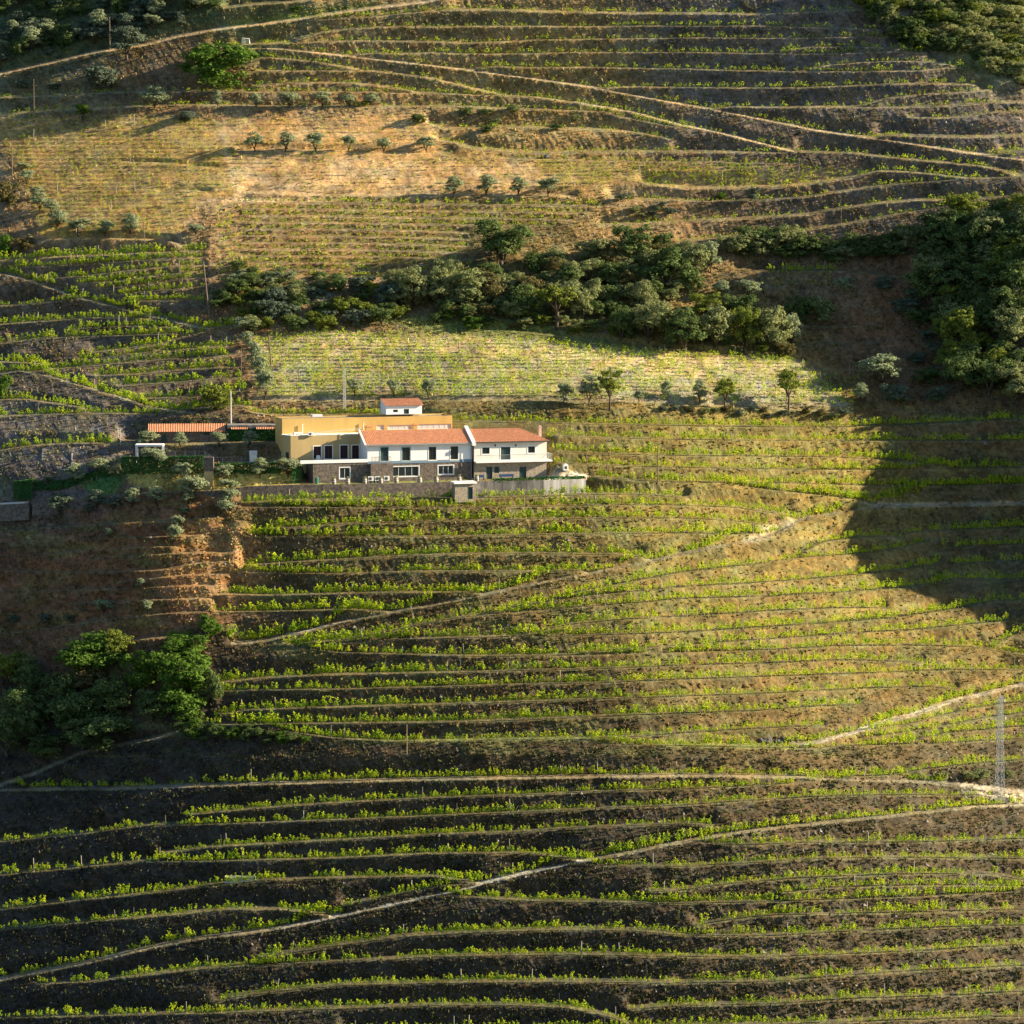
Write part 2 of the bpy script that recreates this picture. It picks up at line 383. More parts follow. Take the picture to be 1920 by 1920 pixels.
nz = (vnoise(UU / 40, VV / 22, 1) * 0.40 + vnoise((UU - VV * 0.7 + 30 * vnoise(UU / 60, VV / 60, 8)) / 8, VV / 17, 2) * 0.30
      + vnoise((UU - VV * 0.6) / 3.4, VV / 9, 3) * 0.24 + vnoise(UU / 2.4, VV / 2.4, 4) * 0.13)
amp = rough * (0.95 - 0.7 * fm) * np.where((UU > 575) & (UU < 1045) & (VV > 790) & (VV < 912), 0.15, 1.0)
amp = amp * np.where((UU > 395) & (UU < 900) & (VV > 378) & (VV < 530), 0.35, 1.0)
YP = YP - nz * amp * 0.55
ZP = ZP + nz * amp * 0.25 + vnoise(UU / 6, VV / 3, 5) * 0.10 * PL2
# shallow rows hoed across the open fields
ZP = ZP + fm * 0.085 * np.sin(VV * 2 * math.pi / 7.4 + vnoise(UU / 160, VV / 60, 6) * 4)
XP = xof(UU, YP, ZP)
UPR, VPR = project(XP, YP, ZP)

def ground_z(u, Y):
    c = int(np.argmin(np.abs(US - u)))
    return float(np.interp(Y, YP[c][::-1], ZP[c][::-1]))

def hit(u, v):
    """World point where the sight line through this spot first meets the ground."""
    c = int(np.argmin(np.abs(US - u)))
    vp = VPR[c][::-1]                         # near to far
    m = np.minimum.accumulate(vp)
    i = int(np.searchsorted(-m, -v))
    i = min(max(i, 1), NR - 1)
    r = NR - 1 - i
    Y, z = YP[c, r], ZP[c, r]
    return float(xof(u, Y, z)), float(Y), float(z)

def mpp(Y):
    return (Y - CAMY) / F

# ------------------------------------------------------------------ materials
def mat(name, color, rough=0.9, spec=0.2, noise=None, bump=0.0, bscale=20.0):
    m = bpy.data.materials.new(name); m.use_nodes = True
    nt = m.node_tree; b = nt.nodes['Principled BSDF']
    b.inputs['Roughness'].default_value = rough
    b.inputs['Specular IOR Level'].default_value = spec
    b.inputs['Base Color'].default_value = (*color, 1)
    if noise or bump:
        tc = nt.nodes.new('ShaderNodeTexCoord')
        nn = nt.nodes.new('ShaderNodeTexNoise'); nn.inputs['Detail'].default_value = 5
        nn.inputs['Scale'].default_value = noise[1] if noise else bscale
        nt.links.new(tc.outputs['Object'], nn.inputs['Vector'])
        if noise:
            mx = nt.nodes.new('ShaderNodeMix'); mx.data_type = 'RGBA'
            rp = nt.nodes.new('ShaderNodeMapRange')
            rp.inputs['From Min'].default_value = 0.35; rp.inputs['From Max'].default_value = 0.65
            nt.links.new(nn.outputs['Fac'], rp.inputs['Value'])
            nt.links.new(rp.outputs[0], mx.inputs['Factor'])
            mx.inputs['A'].default_value = (*color, 1); mx.inputs['B'].default_value = (*noise[0], 1)
            nt.links.new(mx.outputs['Result'], b.inputs['Base Color'])
        if bump:
            n2 = nt.nodes.new('ShaderNodeTexNoise'); n2.inputs['Scale'].default_value = bscale
            n2.inputs['Detail'].default_value = 4
            nt.links.new(tc.outputs['Object'], n2.inputs['Vector'])
            bp = nt.nodes.new('ShaderNodeBump'); bp.inputs['Strength'].default_value = bump
            bp.inputs['Distance'].default_value = 0.1
            nt.links.new(n2.outputs['Fac'], bp.inputs['Height'])
            nt.links.new(bp.outputs[0], b.inputs['Normal'])
    return m

def leaf_mat(name, c1, c2, trans=0.35, scale=0.6, attr=False):
    m = bpy.data.materials.new(name); m.use_nodes = True
    nt = m.node_tree; nt.nodes.clear()
    geo = nt.nodes.new('ShaderNodeNewGeometry')
    nn = nt.nodes.new('ShaderNodeTexNoise'); nn.inputs['Scale'].default_value = scale; nn.inputs['Detail'].default_value = 4
    nt.links.new(geo.outputs['Position'], nn.inputs['Vector'])
    rp = nt.nodes.new('ShaderNodeMapRange'); rp.inputs['From Min'].default_value = 0.36; rp.inputs['From Max'].default_value = 0.64
    nt.links.new(nn.outputs['Fac'], rp.inputs['Value'])
    mx = nt.nodes.new('ShaderNodeMix'); mx.data_type = 'RGBA'
    mx.inputs['A'].default_value = (*c1, 1); mx.inputs['B'].default_value = (*c2, 1)
    nt.links.new(rp.outputs[0], mx.inputs['Factor'])
    col = mx.outputs['Result']
    if attr:
        at = nt.nodes.new('ShaderNodeAttribute'); at.attribute_name = 'tint'
        m2 = nt.nodes.new('ShaderNodeMix'); m2.data_type = 'RGBA'; m2.blend_type = 'MULTIPLY'
        m2.inputs['Factor'].default_value = 1
        nt.links.new(col, m2.inputs['A']); nt.links.new(at.outputs['Color'], m2.inputs['B'])
        col = m2.outputs['Result']
    d = nt.nodes.new('ShaderNodeBsdfDiffuse'); t = nt.nodes.new('ShaderNodeBsdfTranslucent')
    nt.links.new(col, d.inputs['Color']); nt.links.new(col, t.inputs['Color'])
    ms = nt.nodes.new('ShaderNodeMixShader'); ms.inputs[0].default_value = trans
    nt.links.new(d.outputs[0], ms.inputs[1]); nt.links.new(t.outputs[0], ms.inputs[2])
    o = nt.nodes.new('ShaderNodeOutputMaterial'); nt.links.new(ms.outputs[0], o.inputs['Surface'])
    return m

# ------------------------------------------------------------------ ground colours (soil and grass place by place, some sun and shade painted in)
ANCH = [
 (150,40,220,(0.075,0.09,0.05)), (480,25,110,(0.10,0.11,0.04)), (800,110,300,(0.24,0.175,0.08)),
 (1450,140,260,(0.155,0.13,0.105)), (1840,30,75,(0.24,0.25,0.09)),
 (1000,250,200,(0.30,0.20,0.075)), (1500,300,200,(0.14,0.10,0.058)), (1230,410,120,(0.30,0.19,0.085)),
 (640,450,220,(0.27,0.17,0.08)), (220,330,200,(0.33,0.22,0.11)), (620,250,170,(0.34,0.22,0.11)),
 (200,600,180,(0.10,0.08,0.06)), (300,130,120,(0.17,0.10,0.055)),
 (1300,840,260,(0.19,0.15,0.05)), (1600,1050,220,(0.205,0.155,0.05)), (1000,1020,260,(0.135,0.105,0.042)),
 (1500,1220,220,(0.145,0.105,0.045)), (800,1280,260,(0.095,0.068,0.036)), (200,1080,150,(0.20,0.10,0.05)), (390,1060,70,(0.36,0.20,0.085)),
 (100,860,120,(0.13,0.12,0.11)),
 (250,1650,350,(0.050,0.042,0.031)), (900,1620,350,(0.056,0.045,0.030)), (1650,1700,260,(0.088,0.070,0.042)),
 (1830,1040,110,(0.10,0.078,0.045)), (1800,860,120,(0.115,0.085,0.045)), (1680,620,130,(0.17,0.10,0.055)), (1850,560,120,(0.09,0.08,0.045)), (900,560,220,(0.12,0.11,0.05)),  # first two entries paint extra darkness into the shaded right gully
]
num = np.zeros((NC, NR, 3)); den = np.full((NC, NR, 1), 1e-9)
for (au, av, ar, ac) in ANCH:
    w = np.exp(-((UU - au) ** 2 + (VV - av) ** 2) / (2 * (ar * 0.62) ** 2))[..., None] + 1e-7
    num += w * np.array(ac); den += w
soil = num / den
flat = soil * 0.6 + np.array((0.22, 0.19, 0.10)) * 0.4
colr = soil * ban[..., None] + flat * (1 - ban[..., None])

def paint(mask, c, k=1.0):
    global colr
    m = (np.clip(mask, 0, 1) * k)[..., None]
    colr = colr * (1 - m) + np.array(c) * m

def soft(poly, s=2.5):
    return blur(blur(inside(poly, UU, VPR).astype(float), s, 0), s, 1)

paint(soft(field_poly[0]), (0.36, 0.245, 0.09), 0.85)
paint(soft([(410,225),(790,215),(850,290),(850,300),(450,290)]), (0.44, 0.28, 0.12), 0.8)
paint(soft([(430,300),(1000,305),(1080,368),(450,364)], 6), (0.50, 0.335, 0.165), 0.9)
paint(soft([(1000,305),(1500,315),(1640,322),(1480,352),(1200,346),(1080,350)], 6), (0.38, 0.25, 0.10), 0.8)
paint(soft(field_poly[2], 4), (0.34, 0.285, 0.15), 0.9)
nfield = np.clip(vnoise(UU / 90, VPR / 22, 11) * 2 + 0.4, 0, 1)
paint(soft(field_poly[2], 4) * nfield, (0.30, 0.27, 0.21), 0.6)
paint(soft([(472,632),(640,625),(900,634),(1130,652),(1300,672),(1500,690),(1250,700),(900,665),(480,660)], 5), (0.56, 0.42, 0.22), 0.6)
# grass
for poly, c, k in [
    ([(0,-10),(430,-10),(400,45),(220,92),(0,135)], (0.07,0.10,0.04), 0.7),
    ([(420,55),(560,35),(720,10),(700,2),(560,20),(430,40)], (0.16,0.20,0.05), 0.8),
    ([(720,590),(960,600),(1140,640),(1250,660),(1130,652),(960,632),(780,625)], (0.17,0.19,0.05), 0.7),
    ([(640,600),(1000,600),(1060,625),(880,620)], (0.17,0.20,0.05), 0.7),
    ([(230,885),(560,885),(565,912),(400,918),(300,922),(250,910)], (0.46,0.37,0.10), 0.9),  # dry lawn, painted lighter to look sunlit where the garden is shaded
    ([(150,905),(215,885),(240,890),(215,930),(170,925)], (0.06,0.16,0.04), 0.9),
    ([(587,896),(850,894),(900,900),(640,911),(587,911)], (0.22,0.26,0.07), 0.7),
    ([(600,1395),(760,1392),(1100,1388),(1300,1402),(1500,1405),(1500,1400),(1100,1382),(760,1385)], (0.24,0.26,0.07), 0.6)]:
    paint(soft(poly), c, k)
lipstrip = np.clip(NEAR * 1.6 - 0.6, 0, 1)
paint(lipstrip * np.where(VV < 480, 1.0, 0.0), (0.36, 0.30, 0.15), 0.65)
paint(lipstrip * np.where(VV < 480, 0.0, 1.0) * (0.5 + nfield * 0.5), (0.25, 0.245, 0.09), 0.45)
# roads and pale paving
rw = blur(ROAD, 0.8, 1)
paint(rw, (0.36, 0.30, 0.19), 0.45)
paint(blur(ROAD * (VV < 480) * np.clip(NEAR * 1.5 - .2, 0, 1), 0.8, 1), (0.58, 0.42, 0.22), 0.8)
lightroad = inside([(380,1180),(560,1185),(700,1150),(640,1140),(500,1190),(380,1195)], UU, VV) | \
            inside([(300,1815),(640,1700),(900,1640),(1110,1600),(1110,1640),(900,1680),(640,1740),(300,1810)], UU, VV) | \
            inside([(1440,1410),(1540,1385),(1700,1330),(1920,1270),(1920,1310),(1720,1360),(1560,1405)], UU, VV) | \
            inside([(1790,1440),(1920,1440),(1920,1530),(1810,1525)], UU, VV)
paint(rw * lightroad * np.clip(0.75 + 1.1 * vnoise(UU / 14, VV / 5, 71) + 0.7 * vnoise(UU / 4, VV / 2.5, 72), 0, 1), (0.52, 0.46, 0.34), 0.85)
paint(soft([(1026,868),(1045,876),(1075,884),(1106,893),(1098,901),(1026,901)], 1.2), (0.66, 0.56, 0.40), 0.95)
paint(soft([(1790,1480),(1850,1483),(1925,1486),(1925,1506),(1880,1503),(1840,1491)], 1.5), (0.54, 0.47, 0.34), 0.9)
olv = np.clip(vnoise(UU / 55, VPR / 16, 81) * 2.2, 0, 1) * ban * ((VV > 760) & (VV < 1420))
paint(olv, (0.16, 0.165, 0.055), 0.55)
paint(soft([(1370,1030),(1440,985),(1480,970),(1490,985),(1440,1012),(1390,1022)], 3), (0.40, 0.33, 0.21), 0.6)
paint(soft([(1610,940),(1700,943),(1920,939),(1920,947),(1700,951),(1640,952)], 1), (0.36, 0.30, 0.20), 0.6)
paint(soft([(560,560),(640,540),(660,545),(600,565),(500,572)], 2), (0.46, 0.40, 0.30), 0.8)
paint(soft([(640,535),(760,515),(765,520),(650,542)], 2), (0.50, 0.37, 0.22), 0.8)
paint(soft([(985,487),(1060,468),(1062,473),(990,492)], 2), (0.50, 0.37, 0.22), 0.8)
paint(soft([(383,370),(470,374),(640,372),(640,378),(470,379),(390,378),(352,420),(345,416)], 1.5), (0.55, 0.37, 0.20), 0.8)
paint(soft([(400,225),(412,225),(440,300),(452,368),(440,368),(425,300)], 1.5), (0.55, 0.40, 0.22), 0.6)
# stain-like variation in the soil itself
v1 = 1 + 0.55 * vnoise(UU / 45, VPR / 18, 21) + 0.5 * vnoise(UU / 9, VPR / 6, 22) + 0.35 * vnoise(UU / 3, VPR / 2, 23)
v1 = v1 + np.where(ban > 0.4, 0.45 * vnoise((UU - VPR * 0.55) / 6, VPR / 22, 24), 0)
colr = np.clip(colr * v1[..., None], 0.012, 0.8)
warm = vnoise(UU / 26, VPR / 11, 25)[..., None]
colr = np.clip(colr * (1 + warm * np.array((0.25, 0.0, -0.3))), 0.01, 0.8)

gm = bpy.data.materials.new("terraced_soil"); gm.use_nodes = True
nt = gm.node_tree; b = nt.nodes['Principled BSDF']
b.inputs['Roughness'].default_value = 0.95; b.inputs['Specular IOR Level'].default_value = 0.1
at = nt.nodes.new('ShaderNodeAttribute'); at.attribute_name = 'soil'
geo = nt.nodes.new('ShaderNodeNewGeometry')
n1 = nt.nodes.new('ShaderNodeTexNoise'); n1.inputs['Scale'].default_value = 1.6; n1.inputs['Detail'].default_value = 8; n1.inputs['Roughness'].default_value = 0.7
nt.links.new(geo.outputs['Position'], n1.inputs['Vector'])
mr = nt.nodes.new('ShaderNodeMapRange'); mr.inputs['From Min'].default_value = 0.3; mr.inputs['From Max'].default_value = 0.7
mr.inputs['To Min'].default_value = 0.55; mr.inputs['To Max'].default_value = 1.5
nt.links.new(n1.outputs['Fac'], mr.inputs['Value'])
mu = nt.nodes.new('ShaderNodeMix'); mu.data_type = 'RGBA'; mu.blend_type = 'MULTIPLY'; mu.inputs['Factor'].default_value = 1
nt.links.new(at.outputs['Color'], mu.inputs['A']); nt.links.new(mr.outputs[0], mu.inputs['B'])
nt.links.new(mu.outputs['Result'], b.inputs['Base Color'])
n2 = nt.nodes.new('ShaderNodeTexNoise'); n2.inputs['Scale'].default_value = 2.2; n2.inputs['Detail'].default_value = 7; n2.inputs['Roughness'].default_value = 0.75
nt.links.new(geo.outputs['Position'], n2.inputs['Vector'])
bp = nt.nodes.new('ShaderNodeBump'); bp.inputs['Strength'].default_value = 0.8; bp.inputs['Distance'].default_value = 0.35
nt.links.new(n2.outputs['Fac'], bp.inputs['Height']); nt.links.new(bp.outputs[0], b.inputs['Normal'])

def grid_mesh(name, X, Y, Z, colors, material):
    nc, nr = X.shape
    me = bpy.data.meshes.new(name)
    co = np.stack([X, Y, Z], -1).reshape(-1, 3).astype(np.float32)
    idx = np.arange(nc * nr).reshape(nc, nr)
    q = np.stack([idx[:-1, 1:], idx[1:, 1:], idx[1:, :-1], idx[:-1, :-1]], -1).reshape(-1, 4).astype(np.int32)
    me.vertices.add(len(co)); me.vertices.foreach_set('co', co.ravel())
    me.loops.add(q.size); me.loops.foreach_set('vertex_index', q.ravel())
    me.polygons.add(len(q)); me.polygons.foreach_set('loop_start', np.arange(0, q.size, 4, dtype=np.int32))
    try: me.polygons.foreach_set('loop_total', np.full(len(q), 4, dtype=np.int32))
    except Exception: pass
    a = me.attributes.new('soil', 'FLOAT_COLOR', 'POINT')
    c4 = np.concatenate([colors.reshape(-1, 3), np.ones((len(co), 1))], 1).astype(np.float32)
    a.data.foreach_set('color', c4.ravel())
    me.materials.append(material)
    me.update(); me.validate()
    me.polygons.foreach_set('use_smooth', np.ones(len(q), dtype=bool))
    o = bpy.data.objects.new(name, me); COL.objects.link(o)
    return o

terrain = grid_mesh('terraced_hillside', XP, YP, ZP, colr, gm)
terrain['kind'] = 'structure'; terrain['label'] = 'steep hillside cut into winding earth terraces with dirt tracks'; terrain['category'] = 'hillside'

# ------------------------------------------------------------------ mesh builder
class MB:
    def __init__(s): s.v = []; s.f = []
    def quad(s, *p):
        n = len(s.v); s.v += [tuple(q) for q in p]; s.f.append(tuple(range(n, n + len(p))))
    def box(s, x0, x1, y0, y1, z0, z1):
        n = len(s.v)
        s.v += [(x0,y0,z0),(x1,y0,z0),(x1,y1,z0),(x0,y1,z0),(x0,y0,z1),(x1,y0,z1),(x1,y1,z1),(x0,y1,z1)]
        for f in [(0,3,2,1),(4,5,6,7),(0,1,5,4),(1,2,6,5),(2,3,7,6),(3,0,4,7)]:
            s.f.append(tuple(i + n for i in f))
    def tube(s, p0, p1, r0, r1, n=8, cap=True):
        p0 = Vector(p0); p1 = Vector(p1); d = (p1 - p0).normalized()
        a = d.orthogonal().normalized(); bb = d.cross(a)
        k = len(s.v)
        for p, r in ((p0, r0), (p1, r1)):
            for i in range(n):
                t = 2 * math.pi * i / n
                s.v.append(tuple(p + a * (r * math.cos(t)) + bb * (r * math.sin(t))))
        for i in range(n):
            j = (i + 1) % n
            s.f.append((k + i, k + j, k + n + j, k + n + i))
        if cap:
            s.f.append(tuple(k + n + i for i in range(n))); s.f.append(tuple(k + n - 1 - i for i in range(n)))
    def bar(s, p0, p1, w):
        s.tube(p0, p1, w * 0.6, w * 0.6, 4)
    def lathe(s, prof, n=12, c=(0, 0, 0)):
        k = len(s.v)
        for r, z in prof:
            for i in range(n):
                t = 2 * math.pi * i / n
                s.v.append((c[0] + r * math.cos(t), c[1] + r * math.sin(t), c[2] + z))
        for a in range(len(prof) - 1):
            for i in range(n):
                j = (i + 1) % n
                s.f.append((k + a * n + i, k + a * n + j, k + (a + 1) * n + j, k + (a + 1) * n + i))
        s.f.append(tuple(k + (len(prof) - 1) * n + i for i in range(n)))
    def build(s, name, material, parent=None, smooth=False):
        me = bpy.data.meshes.new(name); me.from_pydata(s.v, [], s.f)
        me.materials.append(material); me.update()
        if smooth:
            me.polygons.foreach_set('use_smooth', np.ones(len(me.polygons), dtype=bool))
        o = bpy.data.objects.new(name, me); COL.objects.link(o)
        if parent is not None: o.parent = parent
        return o

def tag(o, label, cat, group=None, kind=None):
    o['label'] = label; o['category'] = cat
    if group: o['group'] = group
    if kind: o['kind'] = kind
    return o

def empty(name, loc, rz=0.0):
    o = bpy.data.objects.new(name, None); COL.objects.link(o)
    o.location = loc; o.rotation_euler = (0, 0, rz); o.empty_display_size = 0.3
    return o

def arr_mesh(name, V, Q, material, tint=None):
    me = bpy.data.meshes.new(name)
    V = np.asarray(V, np.float32); Q = np.asarray(Q, np.int32)
    me.vertices.add(len(V)); me.vertices.foreach_set('co', V.ravel())
    me.loops.add(Q.size); me.loops.foreach_set('vertex_index', Q.ravel())
    me.polygons.add(len(Q)); me.polygons.foreach_set('loop_start', np.arange(0, Q.size, Q.shape[1], dtype=np.int32))
    try: me.polygons.foreach_set('loop_total', np.full(len(Q), Q.shape[1], dtype=np.int32))
    except Exception: pass
    if tint is not None:
        a = me.attributes.new('tint', 'FLOAT_COLOR', 'POINT')
        a.data.foreach_set('color', np.concatenate([tint, np.ones((len(tint), 1))], 1).astype(np.float32).ravel())
    me.materials.append(material); me.update()
    return me

def leaf_quads(C, N, s, r):
    """Leaf-shaped quads of size s at centres C, facing N, spun at random."""
    n = len(C)
    N = N / np.maximum(np.linalg.norm(N, axis=1, keepdims=True), 1e-6)
    R = r.normal(size=(n, 3)); T = np.cross(N, R); T /= np.maximum(np.linalg.norm(T, axis=1, keepdims=True), 1e-6)
    B = np.cross(N, T)
    s = np.asarray(s).reshape(-1, 1) * np.ones((n, 1))
    V = np.stack([C - T * s, C - B * s * 0.62, C + T * s, C + B * s * 0.62], 1).reshape(-1, 3)
    return V, np.arange(4 * n).reshape(n, 4)

# ------------------------------------------------------------------ vines
M_vine = leaf_mat('vine_leaves', (0.56, 0.64, 0.035), (0.27, 0.42, 0.03), 0.45, 0.7)
M_wood = mat('grey_wood', (0.14, 0.11, 0.085), 0.9)
M_post = mat('weathered_post', (0.26, 0.23, 0.19), 0.9)

def vine_proto(seed, nleaf, w, h):
    r = np.random.default_rng(seed)
    ns = r.integers(5, 9)
    C = []
    for i in range(ns):                                   # shoots fanning up from the cordon
        x0 = r.uniform(-w / 2, w / 2); top = h * r.uniform(0.55, 1.25); lean = r.normal(0, 0.12)
        m = max(3, int(nleaf / ns))
        t = r.uniform(0.0, 1.0, m)
        z = h * 0.34 + (top - h * 0.34) * t
        C.append(np.stack([x0 + lean * t + r.normal(0, 0.10, m), r.normal(0, 0.13, m), z + r.normal(0, 0.05, m)], 1))
    C = np.concatenate(C)
    N = r.normal(size=C.shape) + np.array([0.25, -0.3, 0.35])
    V, Q = leaf_quads(C, N, r.uniform(0.08, 0.145, len(C)), r)
    # little trunk
    k = len(V)
    tv = np.array([[-.03,0,0],[.03,0,0],[.03,0,h*.45],[-.03,0,h*.45],[0,-.03,0],[0,.03,0],[0,.03,h*.45],[0,-.03,h*.45]])
    V = np.concatenate([V, tv]); Q = np.concatenate([Q, [[k,k+1,k+2,k+3],[k+4,k+5,k+6,k+7]]])
    return V.astype(np.float32), Q

PROTO_BIG = [vine_proto(100 + i, 110, 1.45, 1.45) for i in range(14)]
PROTO_SMALL = [vine_proto(200 + i, 24, 0.6, 1.0) for i in range(8)]

vine_pts = []      # (x, y, z, rot, scale, proto set, index, tag)
post_pts = []

def sample_lip(pu, pv, u): return float(np.interp(u, pu, pv))

def row_points(o, pu, pv, step_m, inset, lo, hi):
    u = lo
    out = []
    while u < hi:
        v = sample_lip(pu, pv, u)
        yl = float(np.interp(v, VS, base_column(u, VS)))
        Y = yl + inset + rng.normal(0, 0.08)
        z = ground_z(u, Y)
        out.append((u, float(xof(u, Y, z)), Y, z))
        u += step_m / mpp(Y) * rng.uniform(0.85, 1.15)
    return out

LI = 0
for k, o, pu, pv, pw in EXT:
    LI += 1
    if k == 'b' or (k == 'r' and not o.get('vines')):
        continue
    lo, hi = max(pu[0], -60), min(pu[-1], 1980)
    if 'vr' in o: lo, hi = o['vr']
    vm = float(np.mean(pv)); um = float(np.mean(pu))
    upper = vm < 455 and not o.get('small')
    small = upper or o.get('small')
    Eblk = um < 480 and 455 < vm < 800
    step = (0.72 if vm < 1420 else 0.66) if not small else 0.95
    inset = 0.65 if not small else 0.6
    if k == 'r': inset = max(0.5, pw[1] - 0.8)
    drop = 0.06 if not small else (0.24 if upper else 0.10)
    if 740 < vm < 1000 and um > 1000: drop = 0.03
    gapn = rng.uniform(0, 100)
    vig0 = rng.uniform(0.88, 1.12)
    pts = row_points(o, pu, pv, step, inset, lo, hi)
    for j, (u, x, y, z) in enumerate(pts):
        if 'nov' in o and o['nov'][0] < u < o['nov'][1]: continue
        if k == 'r' and vm > 1100 and inside([(380,1180),(560,1185),(560,1210),(380,1215)], u, np.interp(u, pu, pv)): continue
        if k == 'r' and 1780 < u and vm > 1440 and vm < 1500: continue
        g = float(vnoise(np.array(u / 22.0), np.array(gapn), 31))
        vig = vig0 * (1 + 0.45 * float(vnoise(np.array(u / 55.0), np.array(gapn + 9), 33)))
        dr = drop + (0.16 if vm > 1420 else 0.08) * (g > 0.18) * 3
        if rng.random() < dr: continue
        if u < 330 and vm > 1470 and rng.random() < 0.25: continue
        x2 = pts[min(j + 1, len(pts) - 1)]; x1 = pts[max(j - 1, 0)]
        rot = math.atan2(x2[2] - x1[2], x2[1] - x1[1] + 1e-6) if x2 is not x1 else 0.0
        sc = (0.92 if not small else (1.0 if upper else 1.0)) * rng.uniform(0.58, 1.3) * vig
        if not small: sc *= float(np.interp(vm, [450, 800, 1350, 1480, 1900], [0.88, 1.05, 0.95, 0.82, 0.84]))
        big = (not small)
        vine_pts.append((x, y, z - 0.04, rot + (math.pi if rng.random() < .5 else 0), sc, big, int(rng.integers(14 if big else 8)), o.get('row'), u))
        if big and rng.random() < (0.11 if Eblk else 0.045) and -5 < u < 1925:
            post_pts.append((x, y, z, Eblk, vm, u))

# open fields planted with low vines
fields = [
 (field_poly[0], 9, 6.5, 0.40), (field_poly[1], 9.5, 6.5, 0.58), (field_poly[2], 8.8, 6.4, 0.25),
 ([(1000,305),(1500,312),(1640,322),(1480,350),(1200,345),(1050,350)], 8, 6, 0.1),
 ([(1440,505),(1560,510),(1560,540),(1450,545)], 9, 8, 0.2),
 ([(1520,700),(1640,705),(1600,760),(1550,745)], 9, 7, 0.3),
]
for fi, (poly, du, dv, drop) in enumerate(fields):
    us = [p[0] for p in poly]; vs = [p[1] for p in poly]
    v = min(vs)
    while v < max(vs):
        u = min(us)
        while u < max(us):
            uu = u + rng.normal(0, 1.2); v0 = v + rng.normal(0, 0.6) + 5 * float(vnoise(np.array(uu / 160), np.array(v / 50), 41))
            if rng.random() > drop + 0.3 * (vnoise(np.array(uu / 40), np.array(v0 / 20), 42) > 0.2) and bool(inside(poly, uu, v0)):
                x, y, z = hit(uu, v0)
                vine_pts.append((x, y, z - 0.03, rng.uniform(-.3, .3), rng.uniform(0.7, 1.15) * (1.2 if fi == 2 else 0.72), False, int(rng.integers(8)), None, uu))
                if rng.random() < 0.022 and len(post_pts) < 900:
                    post_pts.append((x, y, z, False, v0, uu))
            u += du
        v += dv

# the largest vines, in the rows along the bottom of the picture, one by one
LAB = {'third': 'bright green vine in the third row up from the bottom edge',
       'second': 'bright green vine in the bottom row that curves out at the lower edge',
       'right': 'bright green vine in the row nearest the lower right corner'}
cand = [i for i, p in enumerate(vine_pts) if p[7] and -10 < p[8] < 1930]
quota = {'second': 110, 'right': 76, 'third': 110}
single = set()
for rname, q in quota.items():
    c = [i for i in cand if vine_pts[i][7] == rname]
    single |= set(c[:q] if len(c) > q else c)
# keep whole rows: what exceeds the quota joins the mass only for the third row
vm_big = [bpy.data.meshes.new('x') for _ in ()]
me_big = [arr_mesh('vine', V, Q, M_vine) for V, Q in PROTO_BIG]
for i in sorted(single):
    x, y, z, rot, sc, big, pi_, row, u = vine_pts[i]
    o = bpy.data.objects.new('vine', me_big[pi_]); COL.objects.link(o)
    o.location = (x, y, z); o.rotation_euler = (0, 0, rot); o.scale = (sc, sc, sc)
    tag(o, LAB[row], 'vine', 'vines in the ' + {'third': 'third row from the bottom', 'second': 'bottom row', 'right': 'lower right row'}[row])

Vs, Qs, off = [], [], 0
for i, (x, y, z, rot, sc, big, pi_, row, u) in enumerate(vine_pts):
    if i in single: continue
    V, Q = (PROTO_BIG if big else PROTO_SMALL)[pi_]
    c, s_ = math.cos(rot), math.sin(rot)
    W = np.stack([(V[:, 0] * c - V[:, 1] * s_) * sc + x, (V[:, 0] * s_ + V[:, 1] * c) * sc + y, V[:, 2] * sc + z], 1)
    Vs.append(W); Qs.append(Q + off); off += len(V)
vo = bpy.data.objects.new('vineyard_vines', arr_mesh('vineyard_vines', np.concatenate(Vs), np.concatenate(Qs), M_vine))
COL.objects.link(vo)
tag(vo, 'thousands of young green vines in rows over all the terraces', 'vines', kind='stuff')

# posts
pm = MB(); pm.box(-.05, .05, -.05, .05, -0.3, 1.9); pmesh = None
order = rng.permutation(len(post_pts))
cnt = 0
for i in order:
    x, y, z, e, vmn, u = post_pts[i]
    if cnt >= 290: break
    if pmesh is None:
        o = pm.build('vine_post', M_post); pmesh = o.data
    else:
        o = bpy.data.objects.new('vine_post', pmesh); COL.objects.link(o)
    o.location = (x, y, z); o.rotation_euler = (rng.normal(0, .05), rng.normal(0, .05), rng.uniform(0, 3))
    s_ = rng.uniform(0.8, 1.15); o.scale = (1, 1, s_)
    if e: l, g = 'thin vine post on the shaded terraces by the left edge', 'posts on the left terraces'
    elif vmn > 1420: l, g = 'thin vine post on the dark terraces below the long pale track', 'posts on the lowest terraces'
    elif vmn > 940: l, g = 'thin vine post on the terraces between the house wall and the big bank', 'posts on the middle terraces'
    elif vmn > 770: l, g = 'thin vine post in the rows beside the white house', 'posts beside the house'
    elif vmn > 600: l, g = 'thin vine post in the pale field above the house', 'posts in the pale field'
    else: l, g = 'thin vine post in the tan fields high on the hill', 'posts in the upper fields'
    tag(o, l, 'vine post', g)
    cnt += 1

